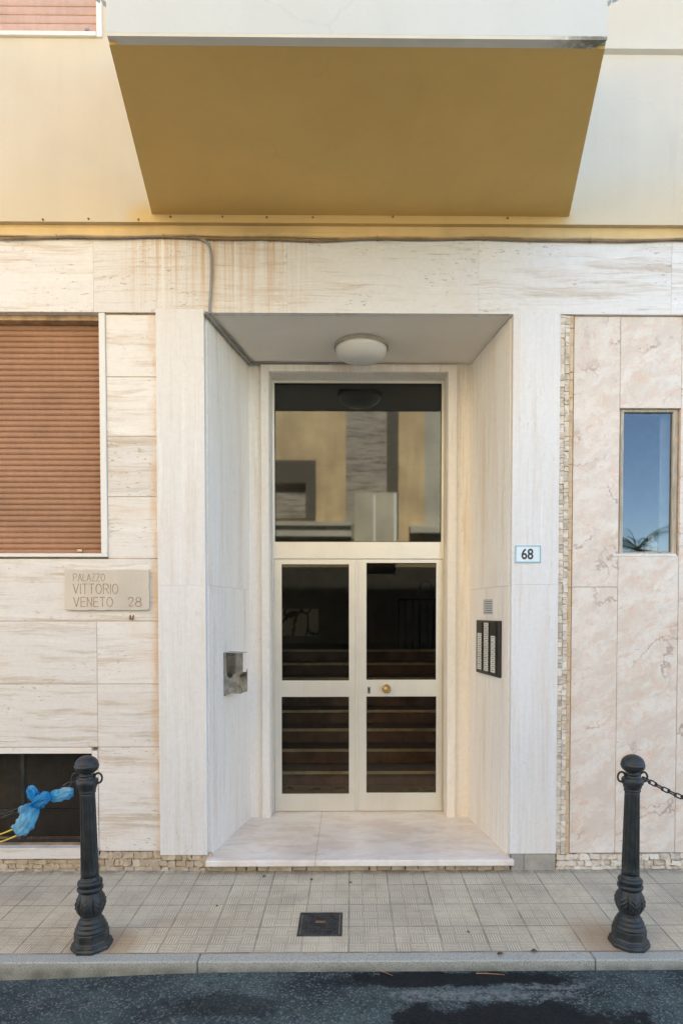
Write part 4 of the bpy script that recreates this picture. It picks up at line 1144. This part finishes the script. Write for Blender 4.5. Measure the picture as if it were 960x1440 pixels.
M['yellow'] = simple('yellow_drawstring', (.78,.62,.06), .4)
yb = yB-.012
def bp(px, py, dy=0.0):
    q = P(px, py, yb+dy); return q
M['bag'] = bag_mat()
BG = empty('plastic_bag', bp(62,1126), 'crumpled blue plastic bag knotted round the left chain, yellow drawstrings trailing', 'bag')
m = MB()
def lobe(path, radii, seg=56, pleats=5, flat=.5, seed=0, amp=.28):
    rnd = random.Random(seed); n0 = len(path)
    pts = smooth_path(path, 9); rr = []
    for i in range(len(pts)):
        t = i/(len(pts)-1)*(n0-1); k = min(int(t), n0-2); w = t-k; rr.append(radii[k]*(1-w)+radii[k+1]*w)
    ph = rnd.uniform(0,6); rings = []
    for i, p_ in enumerate(pts):
        d = (pts[min(i+1,len(pts)-1)]-pts[max(i-1,0)]).normalized()
        u = Vector((0,1,0)); sd = d.cross(u).normalized(); u = sd.cross(d)
        ring = []
        for k in range(seg):
            a = 2*PI*k/seg
            r = .88*rr[i]*(1+amp*math.sin(pleats*a+ph+i*.16)*(.5+.5*math.sin(2*a+i*.3+ph)) + .5*amp*math.sin((2*pleats+1)*a+ph*2-i*.22)) 
            q_ = p_ + sd*r*math.cos(a) + u*r*flat*math.sin(a)
            r *= 1 + .26*(.35-abs(mnoise.noise(q_*30+Vector((seed,0,0))))*1.8) + .10*(.4-abs(mnoise.noise(q_*75)))
            ring.append(m.bm.verts.new(p_ + sd*r*math.cos(a) + u*r*flat*math.sin(a)))
        rings.append(ring)
    for a, b in zip(rings, rings[1:]):
        for k in range(seg): m.bm.faces.new((a[k], a[(k+1)%seg], b[(k+1)%seg], b[k]))
    m.bm.faces.new(rings[0][::-1]); m.bm.faces.new(rings[-1]); m.mark()
lobe([bp(47,1133), bp(55,1128,-.02), bp(63,1122,-.025), bp(71,1121,-.01)], [.012,.034,.036,.016], pleats=6, flat=.9, seed=1)      # knot
lobe([bp(66,1122), bp(75,1120,-.01), bp(86,1118,-.015), bp(97,1115,-.01), bp(104,1114)], [.012,.026,.036,.036,.024], pleats=4, flat=.30, seed=2)   # right ear
lobe([bp(54,1127), bp(48,1119), bp(47,1112), bp(51,1109)], [.012,.032,.036,.024], pleats=4, flat=.35, seed=3)  # upper ear
lobe([bp(56,1129), bp(50,1138,-.01), bp(42,1151,-.02), bp(33,1162,-.02), bp(22,1169,-.015)], [.012,.026,.042,.050,.042], pleats=5, flat=.28, seed=4, amp=.2)   # hanging body
lobe([bp(50,1131), bp(40,1135), bp(32,1140), bp(30,1145)], [.010,.022,.026,.012], pleats=4, flat=.5, seed=5)  # small fold
o = m.build('bag_film', M['bag'], BG, smooth=True)
def string(p):
    m = MB(); m.tube(smooth_path(p), .0042, 7); m.build('drawstring', M['yellow'], BG, smooth=True)
string([bp(22,1165), bp(14,1168), bp(4,1172), bp(-25,1181,.02), bp(-60,1186,.03), bp(-95,1180,.02)])
string([bp(32,1171), bp(24,1175), bp(12,1180), bp(0,1184), bp(-30,1190,.02), bp(-65,1191,.03), bp(-95,1180,.02)])

# ------------------------------------------------------------------ inspection cover in the pavement
c00, c11 = G(417, 1317), G(481.5, 1284)
cx0, cx1, cy0, cy1 = c00.x, c11.x, c00.y, c11.y
cz = lambda y: gz(y)
MH = empty('inspection_cover', ((cx0+cx1)/2, (cy0+cy1)/2, gz((cy0+cy1)/2)), 'square black cast iron inspection cover set in the pavement tiles', 'manhole cover')
sh_ = lambda m: [v.co.__setitem__(2, v.co.z + gz(v.co.y)) for v in m.bm.verts]
M['iron2'] = simple('worn_cover_iron', (.040,.044,.047), .5, 0, .4, 18, .4, 90)
m = MB()
for a in ((cx0,cx1,cy0,cy0+.014),(cx0,cx1,cy1-.014,cy1),(cx0,cx0+.014,cy0+.0141,cy1-.0141),(cx1-.014,cx1,cy0+.0141,cy1-.0141)): m.box(*a, -.005, .005, .001)
sh_(m); m.build('frame', M['iron2'], MH)
m = MB(); m.box(cx0+.017, cx1-.017, cy0+.017, cy1-.017, -.005, .0022)
nr, ncx = 8, 6; wx = (cx1-cx0-.05-.03)/ncx; wy = (cy1-cy0-.05)/nr
for j in range(nr):
    for i in range(ncx):
        xx = cx0+.055+wx*(i+(.35 if j%2 else 0)); yy = cy0+.025+wy*j
        if xx+wx*.8 > cx1-.022: continue
        m.prism([(xx,yy+.004,.0022),(xx+wx*.4,yy,.0022),(xx+wx*.8,yy+.004,.0022),(xx+wx*.8,yy+wy*.5,.0022),(xx+wx*.4,yy+wy*.42,.0022),(xx,yy+wy*.5,.0022)], (0,0,.0045))
m.box(cx0+.03, cx0+.046, cy0+.03, cy1-.03, .0023, .006)
sh_(m); m.build('lid', M['iron2'], MH)
m = MB(); xm_, ym_ = (cx0+cx1)/2, (cy0+cy1)/2+.012; m.box(xm_-.028, xm_+.028, ym_-.012, ym_+.012, .0068, .0085, .001); sh_(m); m.build('lifting_keyhole', M['rust'], MH)

# ------------------------------------------------------------------ litter
M['leaf'] = simple('dry_leaf', (.10,.075,.05), .8, var=.4, scale=60)
M['twig'] = simple('dry_twig', (.42,.22,.12), .8, var=.3, scale=40)
def leaf_at(px, py, label, size=.018, rot=0., on='pave'):
    q = G(px, py) if on == 'pave' else PP(px, py, Vector((0,KY-.04,zk)), Vector((0,0,1)))
    zb = (gz(q.y) if on == 'pave' else zk) + .003
    m = MB(); L = []
    for i in range(9):
        t = i/8; w = size*.38*math.sin(PI*t**.8)*(1+random.uniform(-.2,.2)); L.append((t*size-size/2, w, .006*math.sin(PI*t)+.002*t))
    ca, sa = math.cos(rot), math.sin(rot)
    def tr_(x, y, z): return (q.x+x*ca-y*sa, q.y+x*sa+y*ca, zb+z)
    for (x0,w0,h0),(x1,w1,h1) in zip(L, L[1:]):
        m.poly([tr_(x0,-w0,h0+.004), tr_(x1,-w1,h1+.004), tr_(x1,0,h1), tr_(x0,0,h0)]); m.poly([tr_(x0,0,h0), tr_(x1,0,h1), tr_(x1,w1,h1+.004), tr_(x0,w0,h0+.004)])
    bmesh.ops.remove_doubles(m.bm, verts=m.bm.verts[:], dist=.0002); m.mark()
    o = m.build('dry_leaf', M['leaf'], origin=(q.x,q.y,zb))
    md = o.modifiers.new('thickness', 'SOLIDIFY'); md.thickness = .0007
    tag(o, label, 'leaf', 'dry leaves on the pavement and kerb')
leaf_at(371.5, 1234.5, 'dry leaf below the doorstep, left of the two others there', .026, .3)
leaf_at(437.5, 1238.5, 'dry leaf below the doorstep, above the inspection cover', .026, 2.2)
leaf_at(492.5, 1243, 'dry leaf below the doorstep, right of the inspection cover', .022, -.5)
leaf_at(703, 1343.5, 'dark dry leaf on the kerb, the one nearer the doorway', .034, .1, 'kerb')
leaf_at(750.5, 1339.5, 'dark dry leaf on the kerb, the one nearer the right bollard', .034, -.4, 'kerb')
leaf_at(305.5, 1276, 'tiny dry leaf on the tiles between left bollard and cover', .016, .9)
leaf_at(658, 1313, 'tiny dry leaf on the tiles between cover and right bollard', .016, 2.9)
def twig(px0, py0, px1, py1, label, r=.0035):
    n_ = Vector((0,0,1)); a = PP(px0,py0,Vector((0,3,zk-.05)),n_); b = PP(px1,py1,Vector((0,3,zk-.05)),n_)
    for q in (a,b): q.z = road_z(q.x, q.y)+r+.001
    c_ = (a+b)/2+Vector((0,.0015,.001))
    m = MB(); m.tube(smooth_path([a,c_,b],5), [r*(1-.05*i) for i in range(11)], 6)
    tag(m.build('twig', M['twig'], origin=c_), label, 'twig')
twig(669, 1368.5, 709, 1370.5, 'straight reddish twig lying in the gutter below the kerb', .0026)
twig(531, 1364, 552, 1371.5, 'short thin twig lying slantwise in the gutter near the middle', .002)

# ------------------------------------------------------------------ across the street (seen in the glass)
M['opp'] = plaster('beige_render_opposite', (.74,.56,.335), .3)
M['opp_trav'] = travertine('travertine_opposite', base=(.38,.34,.285), band=(.09,.075,.06), amt=1.0, seams=1.0)
M['opp_dark'] = simple('dark_brown_cladding', (.10,.085,.065), .7)
M['opp_base'] = simple('dark_ground_floor_stone', (.09,.085,.075), .6, var=.3, scale=3)
M['opp_grey'] = plaster('pale_grey_render', (.55,.52,.44), .2)
YO = -4.0; YR = 2*(Ydoor+.022)-YO
def OX(px): return P(px, 650, YR).x
def OZ(py): return P(500, py, YR).z
OB = empty('opposite_building', (-5, YO, 0), 'beige building across the street, seen only mirrored in the glass over the door', 'building')
xe = 2.25
wx0, wx1, wzb, wzt = OX(300), OX(430), OZ(729), OZ(680)
m = MB(); m.holes(-12, OX(597), 3.45, 11.0, [(wx0, wx1, wzb, wzt)], YO, YO-.3); m.build('front_wall', M['opp'], OB)
m = MB(); m.box(OX(597)+.001, xe, YO-.02, YO-.3, 3.45, 11.0); m.build('side_bay', M['opp_grey'], OB)
m = MB(); m.box(-2.1, xe, YO+.05, YO-.3, -.2, 2.8); m.build('ground_floor', M['opp_base'], OB)
m = MB(); m.box(-12, -2.101, YO+.02, YO-.3, -.2, 3.449); m.box(-2.1, xe, YO, YO-.3, 2.801, 3.449); m.build('ground_floor', M['opp'], OB)  # unseen left part made light and warm to bounce light into the porch
m = MB(); m.box(-12, OX(494), YO+.40, YO+.002, OZ(757), OZ(749)); m.box(-12, OX(494), YO+.25, YO+.002, OZ(748.5), OZ(743)); m.box(-12, OX(494), YO+.42, YO+.002, OZ(742.5), OZ(737)); m.box(OX(575), xe, YO+.4, YO+.002, OZ(752), OZ(745)); m.box(OX(575), xe, YO+.25, YO+.002, OZ(744.5), OZ(741)); m.build('ledge', M['opp_grey'], OB)
m = MB(); m.box(OX(486), OX(543), YO+.03, YO+.001, 3.45, 10.9); m.build('stone_pilaster', M['opp_trav'], OB)
m = MB(); m.box(OX(543.5), OX(560), YO+.02, YO+.001, 3.45, 10.9); m.build('dark_strip', M['opp_dark'], OB)
m = MB(); m.holes(wx0-.3, OX(444), wzb-.02, OZ(648), [(wx0+.02, wx1, wzb, wzt)], YO+.06, YO+.001); o = m.build('window', M['opp_dark'], OB)
m = MB(); m.box(wx0, wx1, YO-.1, YO-.12, wzb, wzt); m.build('blind', M['opp_trav'], o)
m = MB(); m.box(OX(498), OX(556), YO+.35, YO+.06, 3.0, OZ(697)); cab = m.build('meter_cabinet', plaster('cream_cabinet_paint', (.62,.56,.44), .25), OB)
m = MB(); m.box(OX(524), OX(526.5), YO+.365, YO+.351, 3.1, OZ(700)); m.box(OX(552), OX(555.5), YO+.37, YO+.351, 3.0, OZ(697)); m.build('cabinet_edge', M['trim'], cab)
m = MB(); m.box(-12, xe, YO-.31, -11, -.2, 11.0); m.build('rear_mass', M['opp'], OB)
m = MB(); m.box(-12.2, xe+.2, YO+.2, -11.2, 11.001, 11.25); m.build('roof', M['opp_dark'], OB)
# low garden wall and a palm on the open side
GW = MB(); GW.box(4.7, 14, -5.3, -5.0, -.3, 3.0); GW.box(4.65, 14, -5.36, -4.94, 3.001, 3.08)
tag(GW.build('garden_wall', M['opp_grey'], origin=(9,-5.15,-.3)), 'low grey garden wall across the street, mirrored in the narrow side window', 'wall')
M['bark'] = simple('palm_bark', (.16,.11,.07), .9, var=.4, scale=12, bump=.6, bscale=14)
M['frond'] = simple('palm_frond', (.055,.085,.035), .6, var=.4, scale=3)
pc = Vector((13.6, -21.0, 0)); ph = 4.7
PT = empty('palm_tree', (pc.x, pc.y, -.45), 'palm tree beyond the garden wall, mirrored in the narrow side window', 'tree')
m = MB(); m.lathe([(.24-.004*i+(.015 if i%2 else 0), -.45+(ph+.45)*i/24) for i in range(25)], 14, c=(pc.x,pc.y,0)); m.build('trunk', M['bark'], PT, smooth=True)
m = MB()
for k in range(34):
    az = k*2.39996; el = R(random.uniform(-35, 80)); ln = random.uniform(1.2, 2.1)
    dirh = Vector((math.cos(az), math.sin(az), 0)); p = Vector((pc.x, pc.y, ph)); e = el; spine = [p.copy()]
    for i in range(12):
        e -= R(4+k%4); p = p + (dirh*math.cos(e)+Vector((0,0,1))*math.sin(e))*ln/12; spine.append(p.copy())
    m.tube(spine, [.022*(1-i/14) for i in range(13)], 5)
    sd = dirh.cross(Vector((0,0,1)))
    for i in range(2, 13):
        for s in (-1,1):
            for q in (0,.5):
                b_ = spine[i-1].lerp(spine[i], q); L_ = .42*math.sin(PI*(i+q)/14.5)+.08
                tip = b_ + sd*s*L_ + dirh*L_*.45 + Vector((0,0,-L_*.35)); w_ = Vector((0,0,.0))+dirh*.018
                m.poly([b_-w_, b_+w_, tip+w_*.2, tip-w_*.2])
m.mark(); m.build('crown', M['frond'], PT)

# ------------------------------------------------------------------ light
SUN_EL = 50
w = bpy.data.worlds.new('World'); sc.world = w; w.use_nodes = True
nt = w.node_tree; bg = nt.nodes['Background']
sky = nt.nodes.new('ShaderNodeTexSky'); sky.sky_type = 'NISHITA'; sky.sun_disc = False
sky.sun_elevation = R(SUN_EL); sky.sun_rotation = 0; sky.air_density = 1.0; sky.dust_density = .2; sky.ozone_density = 0.5; sky.altitude = 1500
nt.links.new(sky.outputs[0], bg.inputs[0]); bg.inputs[1].default_value = .132
sd_ = bpy.data.lights.new('sun', 'SUN'); sd_.energy = 5.0; sd_.angle = R(.53); sd_.color = (1,.93,.755)
so = bpy.data.objects.new('sun', sd_); COL.objects.link(so); so.location = (0, 20, 25)
so.rotation_euler = Vector((0, -math.cos(R(SUN_EL)), -math.sin(R(SUN_EL)))).to_track_quat('-Z', 'Y').to_euler()

for o in list(bpy.data.objects):
    if '_local' in o: del o['_local']
vs = sc.view_settings
vs.view_transform = 'Standard'; vs.look = 'None'; vs.gamma = 1; vs.use_curve_mapping = False; vs.exposure = 2.17
sc.render.engine = 'CYCLES'
cy = sc.cycles
cy.use_denoising = True; cy.max_bounces = 10; cy.diffuse_bounces = 6; cy.glossy_bounces = 5; cy.transparent_max_bounces = 16; cy.sample_clamp_indirect = 6
try: cy.denoiser = 'OPENIMAGEDENOISE'; cy.denoising_input_passes = 'RGB_ALBEDO_NORMAL'
except Exception: pass
